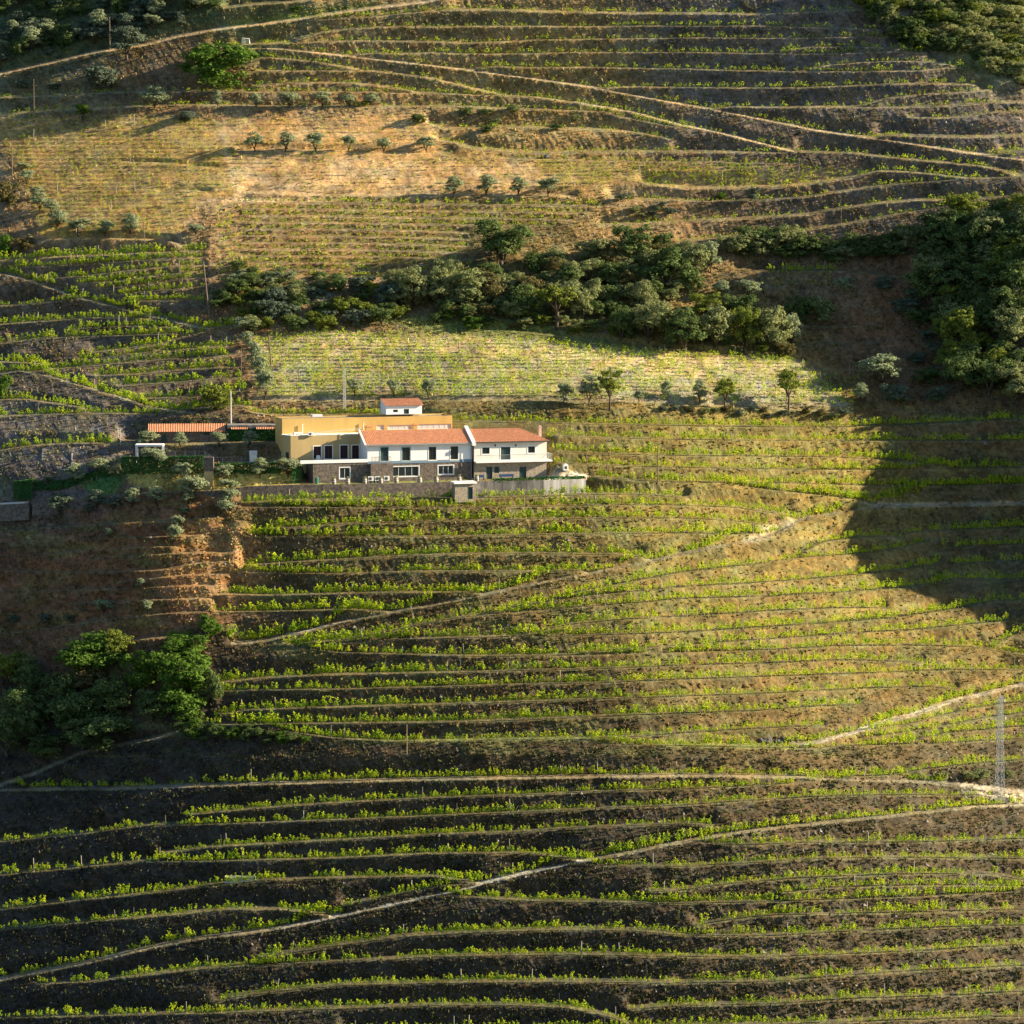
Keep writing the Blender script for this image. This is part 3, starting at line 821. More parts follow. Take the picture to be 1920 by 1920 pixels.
# ------------------------------------------------------------------ grass and weeds on the banks: nobody could count them
M_grass = leaf_mat('dry_grass', (0.9, 0.9, 0.9), (0.6, 0.6, 0.6), 0.25, 1.5, attr=True)
wgt = (ban > 0.5) * 1.0
wgt = wgt * np.where((UU > 0) & (UU < 1920) & (VV > -5) & (VV < 1925), 1, 0) * (1 - 0.8 * fm) * (1 - rw)
wgt[(UU > 560) & (UU < 1100) & (VV > 780) & (VV < 935)] = 0
dens = 0.35 + 1.3 * np.clip(vnoise(UU / 40, VV / 14, 51) + 0.35, 0, 1)
wgt = wgt * dens * np.where((UU > 1100) & (VV > 780) & (VV < 1400), 0.45, 1.0)
wgt[:, 1:] *= np.clip((VS[1:] - VS[:-1]) / 1.3, 0, 2)
pflat = wgt.ravel() / wgt.sum()
NT = 85000
ids = np.searchsorted(np.cumsum(pflat), rng.random(NT)); ids = np.clip(ids, 0, NC * NR - 1)
P = np.stack([XP.ravel()[ids], YP.ravel()[ids], ZP.ravel()[ids]], 1)
P[:, :2] += rng.normal(0, 0.08, (NT, 2))
base = colr.reshape(-1, 3)[ids]
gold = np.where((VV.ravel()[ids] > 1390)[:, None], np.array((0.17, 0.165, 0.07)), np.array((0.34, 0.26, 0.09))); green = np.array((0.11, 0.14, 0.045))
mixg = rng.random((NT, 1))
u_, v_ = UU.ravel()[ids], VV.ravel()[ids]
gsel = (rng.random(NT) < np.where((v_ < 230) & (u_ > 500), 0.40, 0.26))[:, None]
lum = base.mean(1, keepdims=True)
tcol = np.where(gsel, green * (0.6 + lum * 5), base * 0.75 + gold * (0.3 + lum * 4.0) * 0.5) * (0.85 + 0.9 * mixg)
VSs = []; tint = []
for rep in range(2):
    hgt = rng.uniform(0.15, 0.4, NT) * np.where(rng.random(NT) < 0.05, 1.9, 1)
    wid = rng.uniform(0.05, 0.17, NT)
    ang = rng.uniform(0, math.pi, NT)
    dx = np.cos(ang) * wid; dyv = np.sin(ang) * wid
    lean = rng.normal(0, 0.14, (NT, 2))
    A = P + np.stack([-dx, -dyv, np.full(NT, -0.05)], 1); B = P + np.stack([dx, dyv, np.full(NT, -0.05)], 1)
    Ct = P + np.stack([dx * .9 + lean[:, 0], dyv * .9 + lean[:, 1] - 0.08, hgt], 1)
    Dt = P + np.stack([-dx * .6 + lean[:, 0], -dyv * .6 + lean[:, 1] - 0.08, hgt * rng.uniform(.5, 1, NT)], 1)
    VSs.append(np.stack([A, B, Ct, Dt], 1).reshape(-1, 3)); tint.append(np.repeat(tcol, 4, 0))
VSs = np.concatenate(VSs); tint = np.concatenate(tint)
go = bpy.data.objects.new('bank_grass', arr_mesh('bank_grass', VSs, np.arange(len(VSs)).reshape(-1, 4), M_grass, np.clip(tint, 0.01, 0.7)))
COL.objects.link(go)
tag(go, 'dry grass and weeds tufting the earth banks between the terraces', 'grass', kind='stuff')

M_stone_bits = mat('loose_schist', (0.30, 0.28, 0.25), 0.9, noise=((0.14, 0.125, 0.11), 0.8))
NS = 9000
ids = np.clip(np.searchsorted(np.cumsum(pflat), rng.random(NS)), 0, NC * NR - 1)
P = np.stack([XP.ravel()[ids], YP.ravel()[ids], ZP.ravel()[ids]], 1)
sz = rng.gamma(2.0, 0.045, NS)[:, None, None] + 0.03
T4 = np.array([[1, 0, -.4], [-.6, .8, -.3], [-.5, -.8, -.3], [0.1, 0, .8]])[None] * (1 + rng.normal(0, .3, (NS, 4, 3)))
Vt = (P[:, None, :] + T4 * sz).reshape(-1, 3)
base4 = np.arange(NS)[:, None] * 4
Ft = np.concatenate([base4 + np.array([[0, 1, 3]]), base4 + np.array([[1, 2, 3]]), base4 + np.array([[2, 0, 3]])], 0)
sto = bpy.data.objects.new('loose_stones', arr_mesh('loose_stones', Vt, Ft, M_stone_bits)); COL.objects.link(sto)
tag(sto, 'broken grey stones scattered over the earth banks', 'stones', kind='stuff')

# ------------------------------------------------------------------ trees and bushes
M_bark = mat('bark', (0.11, 0.085, 0.06), 0.95, noise=((0.06, 0.045, 0.035), 3))
M_oak = leaf_mat('oak_leaves', (0.075, 0.12, 0.04), (0.15, 0.20, 0.065), 0.28, 0.35)
M_scrub = leaf_mat('scrub_leaves', (0.19, 0.23, 0.095), (0.29, 0.31, 0.13), 0.3, 0.5)
M_olive = leaf_mat('olive_leaves', (0.24, 0.29, 0.165), (0.33, 0.37, 0.20), 0.25, 0.8)
M_dolive = leaf_mat('dark_olive_leaves', (0.10, 0.135, 0.095), (0.15, 0.19, 0.12), 0.2, 0.6)
M_bright = leaf_mat('bright_leaves', (0.075, 0.15, 0.022), (0.12, 0.20, 0.035), 0.3, 0.6)
M_yell = leaf_mat('yellow_green_leaves', (0.22, 0.26, 0.045), (0.14, 0.18, 0.035), 0.32, 0.5)
M_brown = leaf_mat('brown_green_leaves', (0.18, 0.15, 0.06), (0.11, 0.11, 0.045), 0.25, 0.5)
M_pale = leaf_mat('pale_scrub_leaves', (0.26, 0.31, 0.12), (0.38, 0.38, 0.16), 0.32, 0.3)
MATS = dict(pale=M_pale, oak=M_oak, scrub=M_scrub, olive=M_olive, dolive=M_dolive, bright=M_bright, yellow=M_yell, brown=M_brown)

def crown_arrays(seed, nclump, nleaf, ls, zmin, dome=False, gap=0.0):
    """Unit crown: x,y in [-.5,.5], z in [zmin,1]; uneven outline made of leaf clumps."""
    r = np.random.default_rng(seed)
    C = []; Nn = []
    nl = int(r.integers(10, 15))
    lobes = []
    for i in range(nl):
        th = 2 * math.pi * i / nl + r.uniform(-.5, .5); rad = r.uniform(0.10, 0.31) if i else 0.0
        up = r.uniform(-0.42, 0.30) if not dome else r.uniform(-0.42, 0.16)
        lobes.append((rad * math.cos(th), rad * math.sin(th), up * (1.15 - rad * 1.6), r.uniform(0.13, 0.23) if i else 0.25))
    wl = np.array([q[3] ** 2 for q in lobes]); wl /= wl.sum()
    for i in range(nclump):
        lx, ly, lz, lr = lobes[int(r.choice(nl, p=wl))]
        d = r.normal(size=3); d /= np.linalg.norm(d); d[2] = abs(d[2]) if r.random() < 0.7 else d[2]
        k = lr * r.uniform(0.55, 1.08)
        c = np.array([lx, ly, lz]) + d * k
        zc = zmin + (1 - zmin) * (0.52 + c[2] * 0.95)
        if dome: zc = max(zc, 0.05)
        rr = r.uniform(0.045, 0.10)
        n = int(nleaf * r.uniform(0.5, 1.4))
        e = r.normal(size=(n, 3)); e /= np.linalg.norm(e, axis=1, keepdims=True)
        rd = rr * r.uniform(0.2, 1.0, (n, 1)) ** 0.5
        p = np.array([c[0], c[1], zc]) + e * rd * np.array([1.1, 1.1, (1 - zmin) * 0.9])
        if dome: p[:, 2] = np.abs(p[:, 2])
        C.append(p); Nn.append(e * 0.5 + d * 0.6 + r.normal(size=(n, 3)) * 0.5 + np.array([0, 0, 0.2]))
    C = np.concatenate(C); Nn = np.concatenate(Nn)
    return leaf_quads(C, Nn, ls * r.uniform(0.6, 1.35, len(C)), r)

def trunk_mb(seed, zmin, kind):
    r = np.random.default_rng(seed); m = MB()
    fork = zmin * (0.55 if kind == 'olive' else 0.9) + 0.02
    m.tube((0, 0, -0.08), (r.normal(0, .02), 0, fork), 0.034, 0.026, 7)
    for i in range(5 if kind != 'olive' else 4):
        th = 2 * math.pi * i / 5 + r.uniform(-.4, .4)
        e = (0.26 * math.cos(th), 0.26 * math.sin(th), min(0.85, zmin + (1 - zmin) * r.uniform(0.35, 0.7)))
        mid = (e[0] * .5, e[1] * .5, fork + (e[2] - fork) * .62)
        m.tube((0, 0, fork - 0.02), mid, 0.022, 0.014, 6); m.tube(mid, e, 0.014, 0.005, 5)
    return m

KINDS = {   # name, clumps, leaves per clump, leaf size, crown bottom, dome
 'oak':   (170, 36, 0.023, 0.08, False), 'cork': (230, 32, 0.020, 0.12, False), 'olive': (150, 38, 0.024, 0.24, False),
 'almond': (80, 34, 0.025, 0.34, False), 'bush': (130, 38, 0.024, 0.0, True)}
CROWN = {}; TRUNK = {}
def crown_mesh(kind, var, mname):
    key = (kind, var, mname)
    if key not in CROWN:
        nc, nl, ls, zm, dm = KINDS[kind]
        V, Q = crown_arrays(sum(map(ord, kind)) * 13 + var, nc, nl, ls, zm, dm)
        CROWN[key] = arr_mesh('crown', V, Q, MATS[mname])
    return CROWN[key]
def trunk_mesh(kind, var):
    key = (kind, var)
    if key not in TRUNK:
        o = trunk_mb(var * 7 + 3, KINDS[kind][3], kind).build('trunk', M_bark, smooth=True)
        TRUNK[key] = o.data
        bpy.data.objects.remove(o)
    return TRUNK[key]

NAMES = {'oak': 'oak_tree', 'cork': 'cork_oak_tree', 'olive': 'olive_tree', 'almond': 'almond_tree', 'bush': 'bush'}
def plant(kind, mname, u, v, wpx, hpx, label, group=None, name=None, var=None, cat=None):
    x, y, z = hit(u, v)
    s = mpp(y); fw = {'olive': 1.30, 'almond': 1.3, 'bush': 1.28}.get(kind, 1.22)
    W, H = wpx * s * fw, hpx * s * {'oak': 1.08, 'cork': 1.05}.get(kind, 1.22)
    var = int(rng.integers(4)) if var is None else var
    rz = rng.uniform(0, 6.28)
    if name is None and kind == 'bush' and 'oak' in label.split(): name, cat = 'oak_tree', 'tree'
    name = name or NAMES[kind]
    if kind == 'bush':
        o = bpy.data.objects.new(name, crown_mesh(kind, var, mname)); COL.objects.link(o)
    else:
        o = bpy.data.objects.new(name, None); COL.objects.link(o); o.empty_display_size = 0.3
        for nm, me in (('trunk', trunk_mesh(kind, var)), ('crown', crown_mesh(kind, var, mname))):
            c = bpy.data.objects.new(nm, me); COL.objects.link(c); c.parent = o
    o.location = (x, y, z - 0.12); o.rotation_euler = (0, 0, rz); o.scale = (W, W, H)
    tag(o, label, cat or ('bush' if kind == 'bush' else 'tree'), group)
    return o

ORD = ['first', 'second', 'third', 'fourth', 'fifth', 'sixth', 'seventh', 'eighth', 'ninth', 'tenth', 'eleventh', 'twelfth']
def row(kind, mname, items, phrase, group, name=None):
    items = sorted(items)
    for i, (u, v, w, h) in enumerate(items):
        l = ('leftmost ' if i == 0 else 'rightmost ' if i == len(items) - 1 else ORD[i] + ' from the left, ') 
        l = (l + phrase) if i in (0, len(items) - 1) else (phrase + ', ' + ORD[i] + ' from the left')
        plant(kind, mname, u, v, w, h, l, group, name)

row('olive', 'olive', [(290,206,53,38),(480,201,32,20),(543,203,38,27),(605,201,37,27),(655,201,27,22),(698,200,30,22)],
    'grey olive tree in the row above the tan field', 'olives above the tan field')
plant('olive', 'olive', 408, 203, 18, 27, 'thin narrow olive tree between the big rounded ones above the tan field')
row('olive', 'olive', [(477,284,37,30),(536,285,32,30),(591,284,37,32),(654,285,28,28),(720,287,30,25),(799,286,32,28)],
    'olive tree on the bank across the tan field', 'olives across the tan field')
row('olive', 'olive', [(851,369,36,32),(912,367,36,32),(972,367,35,28),(1028,368,42,31)],
    'olive tree on the lower bank of the tan field', 'four olives below the tan field')
row('olive', 'olive', [(108,430,42,30),(147,443,45,30),(198,443,32,25),(245,446,37,36),(367,442,30,20)],
    'olive tree on the bank over the left terraces', 'olives over the left terraces')
row('olive', 'olive', [(42,320,28,14),(50,344,28,24),(70,373,28,18),(75,397,32,28),(97,402,30,24)],
    'small olive tree in the cluster at the left edge', 'olives at the left edge')
plant('bush', 'brown', 18, 388, 55, 52, 'large dry grey bush at the left edge above the terraces')
plant('bush', 'brown', 48, 470, 38, 26, 'reddish dry bush at the left edge under the bank')
plant('bush', 'bright', 415, 166, 138, 90, 'huge round bright green tree high on the hill', name='round_tree', cat='tree')
plant('olive', 'dolive', 238, 112, 66, 50, 'dark olive tree with forked trunk beside the upper pole')
plant('bush', 'dolive', 187, 167, 66, 46, 'round dark olive bush left of the huge bright green tree')
plant('olive', 'bright', 155, 228, 30, 30, 'small bright green tree at the top of the tan field')
plant('bush', 'dolive', 42, 168, 36, 18, 'low dark bush near the upper left edge')
plant('bush', 'dolive', 100, 168, 30, 14, 'low dark bush on the red slope left of the round dark olive')
plant('bush', 'bright', 553, 24, 26, 14, 'small bright bush beside the topmost track')
row('almond', 'yellow', [(1143,769,46,66),(1360,771,50,56),(1478,771,50,72)], 'yellow green almond tree at the edge of the pale field', 'almond trees by the pale field')
row('olive', 'olive', [(1105,760,36,46),(1058,756,28,34),(1312,758,30,38),(1250,750,25,28),(738,745,26,30),(803,748,28,34),(665,742,34,28),(1198,757,18,24)],
    'pale olive tree along the foot of the pale field', 'olives at the foot of the pale field')
row('olive', 'olive', [(455,628,34,30),(464,656,30,28),(476,692,30,42),(490,722,36,42),(498,750,38,46)],
    'olive tree in the line that climbs beside the left terraces', 'olives beside the left terraces')
plant('bush', 'yellow', 403, 768, 64, 50, 'round yellowish bush above the red roofed annex')
plant('bush', 'bright', 8, 482, 36, 46, 'bright green bush cut by the left edge beside the shaded terraces')
plant('bush', 'bright', 5, 748, 34, 50, 'bright green bush cut by the left edge below the forked tracks')
# garden olives
for (u, v, w, h, l) in [
 (275,838,42,24,'pale olive tree behind the white pergola'), (338,842,26,27,'pale olive tree before the annex wall, right of the pergola'),
 (411,840,30,27,'pale olive tree before the right end of the annex'), (468,838,32,25,'pale olive tree against the ivy wall'),
 (292,884,52,40,'large grey olive tree covering the middle of the clipped hedge'), (342,902,36,32,'olive tree in the dry lawn right of the large hedge olive'),
 (419,904,37,30,'olive tree right of the ochre pillar'), (487,896,34,32,'olive tree in the lawn below the low hedge'),
 (540,893,46,32,'olive tree beside the corner of the stone house wall'), (362,938,52,42,'largest olive tree at the garden wall below the lawn'),
 (428,924,38,24,'flat topped olive tree at the left end of the wooden rail'), (432,942,36,24,'olive tree just below the wooden rail'),
 (294,950,38,32,'olive tree below the garden wall, left of the largest one'), (353,948,26,26,'small olive tree at the foot of the largest garden olive'),
 (249,952,32,30,'olive tree below the garden wall under the green slope'), (213,960,36,24,'low olive tree below the garden wall, second of the dark ones'),
 (424,968,36,32,'lone olive tree at the top of the orange slope'), (346,966,22,14,'tiny olive tree on top of the orange slope'),
 (93,918,28,24,'small pale olive tree beside the dark hedge block'), (142,911,40,34,'pale olive tree in front of the rock face, middle of three'),
 (188,895,40,32,'pale olive tree before the rock face, nearest the hedge'), (216,890,18,16,'tiny olive tree at the left end of the clipped hedge'),
 (112,972,44,42,'dark olive tree below the stone wall near the left road'), (182,956,38,32,'dark olive tree below the stone wall'),
 (166,966,24,20,'small lit olive tree between the dark ones below the stone wall'),
 (333,992,26,24,'small olive tree high on the orange slope'), (328,1022,26,36,'olive tree with bare trunk on the orange slope'),
 (203,1008,18,16,'tiny olive tree alone on the shaded orange slope'), (195,1153,34,26,'small olive tree low on the orange slope'),
 (276,1153,20,26,'thin young tree low on the orange slope'), (263,1102,18,16,'tiny pale olive tree in the middle of the orange slope')]:
    plant('olive', 'dolive' if 'dark' in l else 'olive', u, v, w, h, l)
row('bush', 'dolive', [(30,1167,28,16),(85,1167,36,18),(132,1168,22,18)], 'low dark bush at the bottom of the orange slope', 'bushes on the orange slope')
plant('olive', 'olive', 1655, 728, 76, 58, 'large silvery olive tree in the shaded gully')
plant('olive', 'olive', 1405, 562, 44, 34, 'grey olive tree in the small field among the woods')
plant('olive', 'olive', 1355, 563, 32, 34, 'grey olive tree half hidden by the central wood')
plant('olive', 'olive', 1332, 512, 42, 48, 'olive tree with a bare trunk above the small woodland field')
plant('bush', 'olive', 1585, 547, 36, 28, 'grey bush in the shade at the end of the small field')
plant('bush', 'dolive', 1660, 545, 42, 28, 'dark bush in the shade of the right wood')
plant('olive', 'olive', 1614, 756, 30, 32, 'small olive tree at the corner of the pale field')
plant('bush', 'dolive', 1682, 757, 58, 40, 'broad dark bush under the large silvery olive')
plant('bush', 'dolive', 1755, 757, 46, 36, 'dark bush between the silvery olive and the right wood')
plant('bush', 'oak', 1500, 604, 62, 50, 'dark green bush left of the pair at the end of the central wood')
plant('bush', 'scrub', 1545, 606, 54, 54, 'lighter green bush at the end of the central wood')

# central wood
plant('cork', 'oak', 942, 500, 122, 96, 'broad old cork oak with dark limbs above the central wood')
wood = [
 ('oak','scrub',775,577,64,78,'grey green tree at the left end of the central wood'),('oak','scrub',825,572,62,72,'second grey green tree at the left of the central wood'),
 ('oak','scrub',876,577,70,74,'tall pale oak under the old cork oak'),('oak','oak',985,587,64,60,'dark low oak in the clearing below the cork oak'),
 ('almond','yellow',1043,618,84,82,'yellow green tree with bare trunk at the front of the central wood'),('oak','scrub',1092,604,56,66,'grey tree beside the yellow green one'),
 ('oak','oak',1186,492,76,72,'rounded dark oak at the top of the central wood'),('oak','oak',1250,548,110,92,'wide dark oak in the middle of the wood'),
 ('oak','scrub',1305,520,70,64,'pale oak left of the bare trunked olive'),('oak','oak',1165,640,52,66,'narrow dark oak near the front edge'),
 ('oak','scrub',1216,640,88,84,'large grey green oak at the front of the central wood'),('oak','oak',1282,660,84,84,'dark oak at the front of the central wood'),
 ('oak','scrub',1342,656,76,84,'grey oak at the right of the central wood'),('oak','yellow',1396,660,66,86,'yellowish oak near the right end of the wood'),
 ('oak','scrub',1450,660,78,86,'tall rounded oak at the right end of the wood'),('oak','olive',1484,648,46,60,'greyish tree at the very end of the wood'),
 ('oak','yellow',1322,600,62,52,'yellow topped oak in the heart of the wood'),('oak','oak',1150,545,60,56,'dark oak in the thick of the wood'),
 ('oak','scrub',1110,580,60,62,'grey oak behind the yellow green tree'),('oak','scrub',1195,580,64,60,'grey oak in the thick of the wood'),
 ('oak','brown',1130,500,44,36,'brownish oak on the upper edge of the wood'),('oak','oak',1385,600,70,50,'dark oak behind the yellowish one'),
 ('oak','oak',1065,545,56,48,'dark oak right of the cork oak'),('oak','brown',920,570,56,66,'brown leafed tree below the cork oak')]
for k, m, u, v, w, h, l in wood: plant(k, m, u, v, w, h, l)
plant('bush', 'bright', 968, 545, 36, 28, 'vivid green bush among the dark trees of the wood')
plant('bush', 'bright', 888, 620, 42, 30, 'vivid green bush on the grass strip above the pale field')
plant('bush', 'bright', 1005, 590, 30, 22, 'bright bush beside the dark low oak')

BUSHV = 0
def scatter(poly, n, kinds, wr, hr, labels, group, mind=0.55, seed=1, name=None):
    r = np.random.default_rng(seed); us = [p[0] for p in poly]; vs = [p[1] for p in poly]
    pts = []; tries = 0
    while len(pts) < n and tries < 6000:
        tries += 1
        u, v = r.uniform(min(us), max(us)), r.uniform(min(vs), max(vs))
        if not bool(inside(poly, u, v)): continue
        w = r.uniform(*wr); h = w * r.uniform(*hr)
        if any(abs(u - a) < mind * (w + b_) / 2 and abs(v - c) < mind * (h + d) / 2.6 for a, c, b_, d in pts): continue
        pts.append((u, v, w, h))
    pts.sort(key=lambda q: q[1])
    for u, v, w, h in pts:
        i = int(r.integers(len(kinds))); k, m = kinds[i]
        plant(k, m, u, v, w, h, labels[i], group + ' ' + m, name)

scatter([(0,-20),(430,-20),(395,35),(330,60),(200,85),(0,128)], 62, [('olive','dolive'),('bush','oak'),('bush','dolive'),('olive','olive')], (22,46), (0.7,1.0),
        ['dark olive tree in the grove above the topmost track','deep green bush in the grove above the topmost track','grey green bush in the grove above the topmost track','pale olive tree in the grove above the topmost track'],
        'upper grove', 0.6, 3)
scatter([(1600,2),(1640,45),(1690,84),(1740,103),(1800,108),(1860,140),(1930,165),(1930,-25),(1590,-25)], 150,
        [('bush','pale'),('bush','yellow'),('bush','oak'),('bush','scrub'),('bush','pale')], (24,48), (0.55,0.85),
        ['pale scrub bush on the slope in the upper right corner','yellowish scrub bush on the slope in the upper right corner','dark green scrub bush on the slope in the upper right corner','grey green scrub bush on the slope in the upper right corner','pale scrub bush on the slope in the upper right corner'],
        'upper right scrub', 0.45, 5, 'scrub_bush')
row('bush', 'oak', [(1618,8,34,26),(1645,45,58,44),(1694,82,64,50),(1730,97,40,36),(1776,101,50,42),(1705,62,50,34)],
    'round dark bush along the edge of the upper right slope', 'bushes edging the upper right slope')
scatter([(395,540),(480,520),(560,535),(735,560),(745,600),(700,615),(560,625),(470,632),(450,600),(410,580)], 40,
        [('bush','oak'),('bush','dolive'),('bush','scrub'),('bush','yellow'),('oak','oak')], (30,56), (0.6,0.85),
        ['dark green bush in the thicket left of the central wood','blackish olive bush in the thicket left of the central wood','grey scrub bush in the thicket left of the central wood','yellowish bush in the thicket left of the central wood','small oak in the thicket left of the central wood'],
        'left thicket', 0.5, 7)
scatter([(740,600),(870,612),(1000,622),(1130,632),(1300,660),(1480,672),(1460,640),(1200,600),(1000,590),(760,580)], 44,
        [('bush','oak'),('bush','scrub'),('bush','yellow'),('bush','brown')], (22,42), (0.5,0.8),
        ['dark undergrowth bush at the foot of the central wood','grey undergrowth bush at the foot of the central wood','yellow undergrowth bush at the foot of the central wood','brown undergrowth bush at the foot of the central wood'],
        'undergrowth of the central wood', 0.5, 9)
scatter([(1000,500),(1100,480),(1280,470),(1300,560),(1150,610),(1020,560)], 44, [('bush','oak'),('bush','scrub'),('oak','scrub'),('bush','brown')], (36,60), (0.7,1.0),
        ['dark bush filling the middle of the central wood','grey bush filling the middle of the central wood','grey oak filling the middle of the central wood','brown bush filling the middle of the central wood'],
        'middle of the central wood', 0.45, 10)
scatter([(735,535),(900,520),(1000,540),(1010,600),(870,605),(740,590)], 26, [('bush','scrub'),('bush','oak'),('oak','scrub'),('bush','brown')], (34,58), (0.7,1.0),
        ['grey bush at the left of the central wood','dark bush at the left of the central wood','grey oak at the left of the central wood','brown bush at the left of the central wood'],
        'left of the central wood', 0.45, 27)
scatter([(440,505),(560,520),(640,530),(620,545),(430,540)], 14, [('bush','scrub'),('bush','oak'),('bush','olive')], (22,36), (0.5,0.8),
        ['grey shrub below the stepped rows','dark shrub below the stepped rows','silvery shrub below the stepped rows'], 'shrubs below the stepped rows', 0.5, 11)
# right wood
scatter([(1365,470),(1440,462),(1500,470),(1560,480),(1620,470),(1700,452),(1720,470),(1680,490),(1560,495),(1440,492),(1370,485)], 24,
        [('bush','oak'),('bush','scrub'),('oak','oak')], (40,70), (0.55,0.9),
        ['dark bush in the hedge of woodland under the right terraces','grey bush in the hedge of woodland under the right terraces','oak in the hedge of woodland under the right terraces'],
        'woodland under the right terraces', 0.45, 13)
scatter([(1740,470),(1800,430),(1930,415),(1930,760),(1850,770),(1790,740),(1760,640),(1735,560)], 46,
        [('oak','oak'),('oak','oak'),('oak','scrub'),('oak','yellow')], (52,98), (0.75,1.1),
        ['dark oak crowded in the wood at the right edge','dark oak crowded in the wood at the right edge','grey green oak crowded in the wood at the right edge','yellowish oak crowded in the wood at the right edge'],
        'wood at the right edge', 0.42, 15)
scatter([(1690,560),(1740,560),(1760,640),(1790,735),(1740,745),(1720,680)], 8, [('bush','oak'),('bush','dolive')], (40,60), (0.5,0.8),
        ['dark bush at the left margin of the right wood','grey dark bush at the left margin of the right wood'], 'margin of the right wood', 0.6, 16)
scatter([(1235,764),(1330,768),(1500,776),(1590,778),(1590,790),(1480,786),(1240,774)], 15, [('bush','dolive'),('bush','scrub'),('bush','brown')], (18,30), (0.5,0.75),
        ['small dark bush on the bank under the almond trees','small grey bush on the bank under the almond trees','small brown bush on the bank under the almond trees'], 'bushes under the almond trees', 0.8, 17)
# bottom left wood
for k, m, u, v, w, h, l in [
 ('oak','bright',175,1262,132,82,'broad lit oak at the top of the lower left wood'),('oak','yellow',215,1240,60,62,'yellow crowned oak behind the broad lit one'),
 ('oak','bright',390,1198,48,50,'rounded green tree beside the pale track bend'),('bush','bright',352,1232,100,48,'spreading green oak below the track bend'),
 ('bush','bright',262,1300,82,86,'green oak in the middle of the lower left wood'),('bush','bright',345,1310,120,92,'large bright oak at the right of the lower left wood'),
 ('bush','bright',350,1352,96,66,'low bright oak beside the track'),('oak','brown',148,1312,84,72,'brownish oak inside the lower left wood'),
 ('oak','yellow',18,1290,66,72,'yellow green oak cut by the left edge'),('oak','oak',58,1300,66,74,'dark oak beside the left edge'),
 ('bush','oak',60,1385,110,104,'big dark oak at the bottom of the lower left wood'),('bush','oak',150,1378,110,90,'dark oak behind the lowest tree'),
 ('oak','oak',205,1345,90,76,'dark oak in the shaded heart of the wood'),('oak','oak',15,1418,84,104,'blackish oak in the lower corner of the wood'),
 ('bush','oak',195,1402,142,72,'wide oak with lit top beside the woodland track'),('bush','bright',362,1372,32,30,'small bright bush where the woodland track leaves the terraces'),
 ('oak','oak',110,1330,90,80,'dark oak under the brownish one'),('oak','oak',285,1352,80,66,'dark oak above the woodland track'),
 ('bush','oak',90,1420,90,46,'dark bush under the big oak'),('oak','oak',400,1320,40,70,'narrow oak against the terrace ends')]:
    plant(k, m, u, v, w, h, l)
scatter([(330,1372),(420,1368),(520,1380),(580,1392),(500,1398),(350,1388)], 20, [('bush','oak'),('bush','bright')], (18,32), (0.5,0.8),
        ['dark bush on the bank right of the woodland track','green bush on the bank right of the woodland track'], 'bushes right of the woodland track', 0.6, 19)
row('bush', 'scrub', [(1765,1462,26,18),(1815,1461,36,18),(1842,1460,40,20),(1890,1458,22,16)], 'grey green bush on the bank beside the pylon', 'bushes beside the pylon')
scatter([(870,215),(1080,205),(1090,262),(900,270)], 7, [('bush','scrub'),('bush','oak')], (16,28), (0.45,0.7),
        ['grey bush on the golden bank right of the tan field','dark bush on the golden bank right of the tan field'], 'bushes on the golden bank', 0.9, 21)
plant('bush', 'oak', 783, 232, 34, 20, 'dark bush at the upper right corner of the tan field')
plant('bush', 'dolive', 350, 228, 50, 20, 'dark bush in the ditch over the tan field')
plant('bush', 'bright', 1352, 373, 24, 14, 'bright shrub on the terrace above the right woodland')
plant('bush', 'dolive', 1412, 378, 24, 30, 'dark upright shrub on the terrace above the right woodland')
scatter([(1110,345),(1180,360),(1290,405),(1270,425),(1150,400)], 9, [('bush','dolive'),('bush','scrub')], (16,32), (0.45,0.7),
        ['dark bush on the rough orange bank below the tan field','grey bush on the rough orange bank below the tan field'], 'bushes on the rough bank', 0.9, 23)
scatter([(0,875),(40,880),(55,945),(0,940)], 0, [('bush','oak')], (20,30), (0.5,0.7), ['x'], 'x')

# ------------------------------------------------------------------ the farm buildings
M_white = mat('white_render', (0.92, 0.91, 0.88), 0.85, noise=((0.86, 0.84, 0.80), 0.5))
M_cream = mat('cream_render', (0.86, 0.83, 0.75), 0.85, noise=((0.80, 0.76, 0.67), 0.6))
M_ochre = mat('ochre_render', (0.62, 0.42, 0.14), 0.85, noise=((0.54, 0.36, 0.12), 0.4))
M_paleochre = mat('pale_ochre_render', (0.52, 0.39, 0.18), 0.85, noise=((0.46, 0.34, 0.16), 0.4))
M_stone = mat('schist_wall', (0.21, 0.17, 0.135), 0.95, noise=((0.09, 0.078, 0.068), 2.2), bump=0.6, bscale=5)
M_stonel = mat('pale_schist_wall', (0.42, 0.36, 0.27), 0.95, noise=((0.27, 0.22, 0.17), 2.4), bump=0.6, bscale=5)
M_conc = mat('grey_concrete', (0.30, 0.28, 0.25), 0.9, noise=((0.11, 0.105, 0.095), 0.8))
M_plast = mat('peeling_plaster', (0.78, 0.75, 0.68), 0.9, noise=((0.38, 0.33, 0.28), 0.7))
def streaks(m, s=(1.6, 1.6, 0.22)):
    nt = m.node_tree; tc = [n for n in nt.nodes if n.type == 'TEX_COORD'][0]; nz_ = [n for n in nt.nodes if n.type == 'TEX_NOISE'][0]
    mp = nt.nodes.new('ShaderNodeMapping'); mp.inputs['Scale'].default_value = s
    nt.links.new(tc.outputs['Object'], mp.inputs['Vector']); nt.links.new(mp.outputs[0], nz_.inputs['Vector'])
for m_ in (M_plast, M_conc, M_white, M_cream, M_ochre, M_paleochre): streaks(m_)
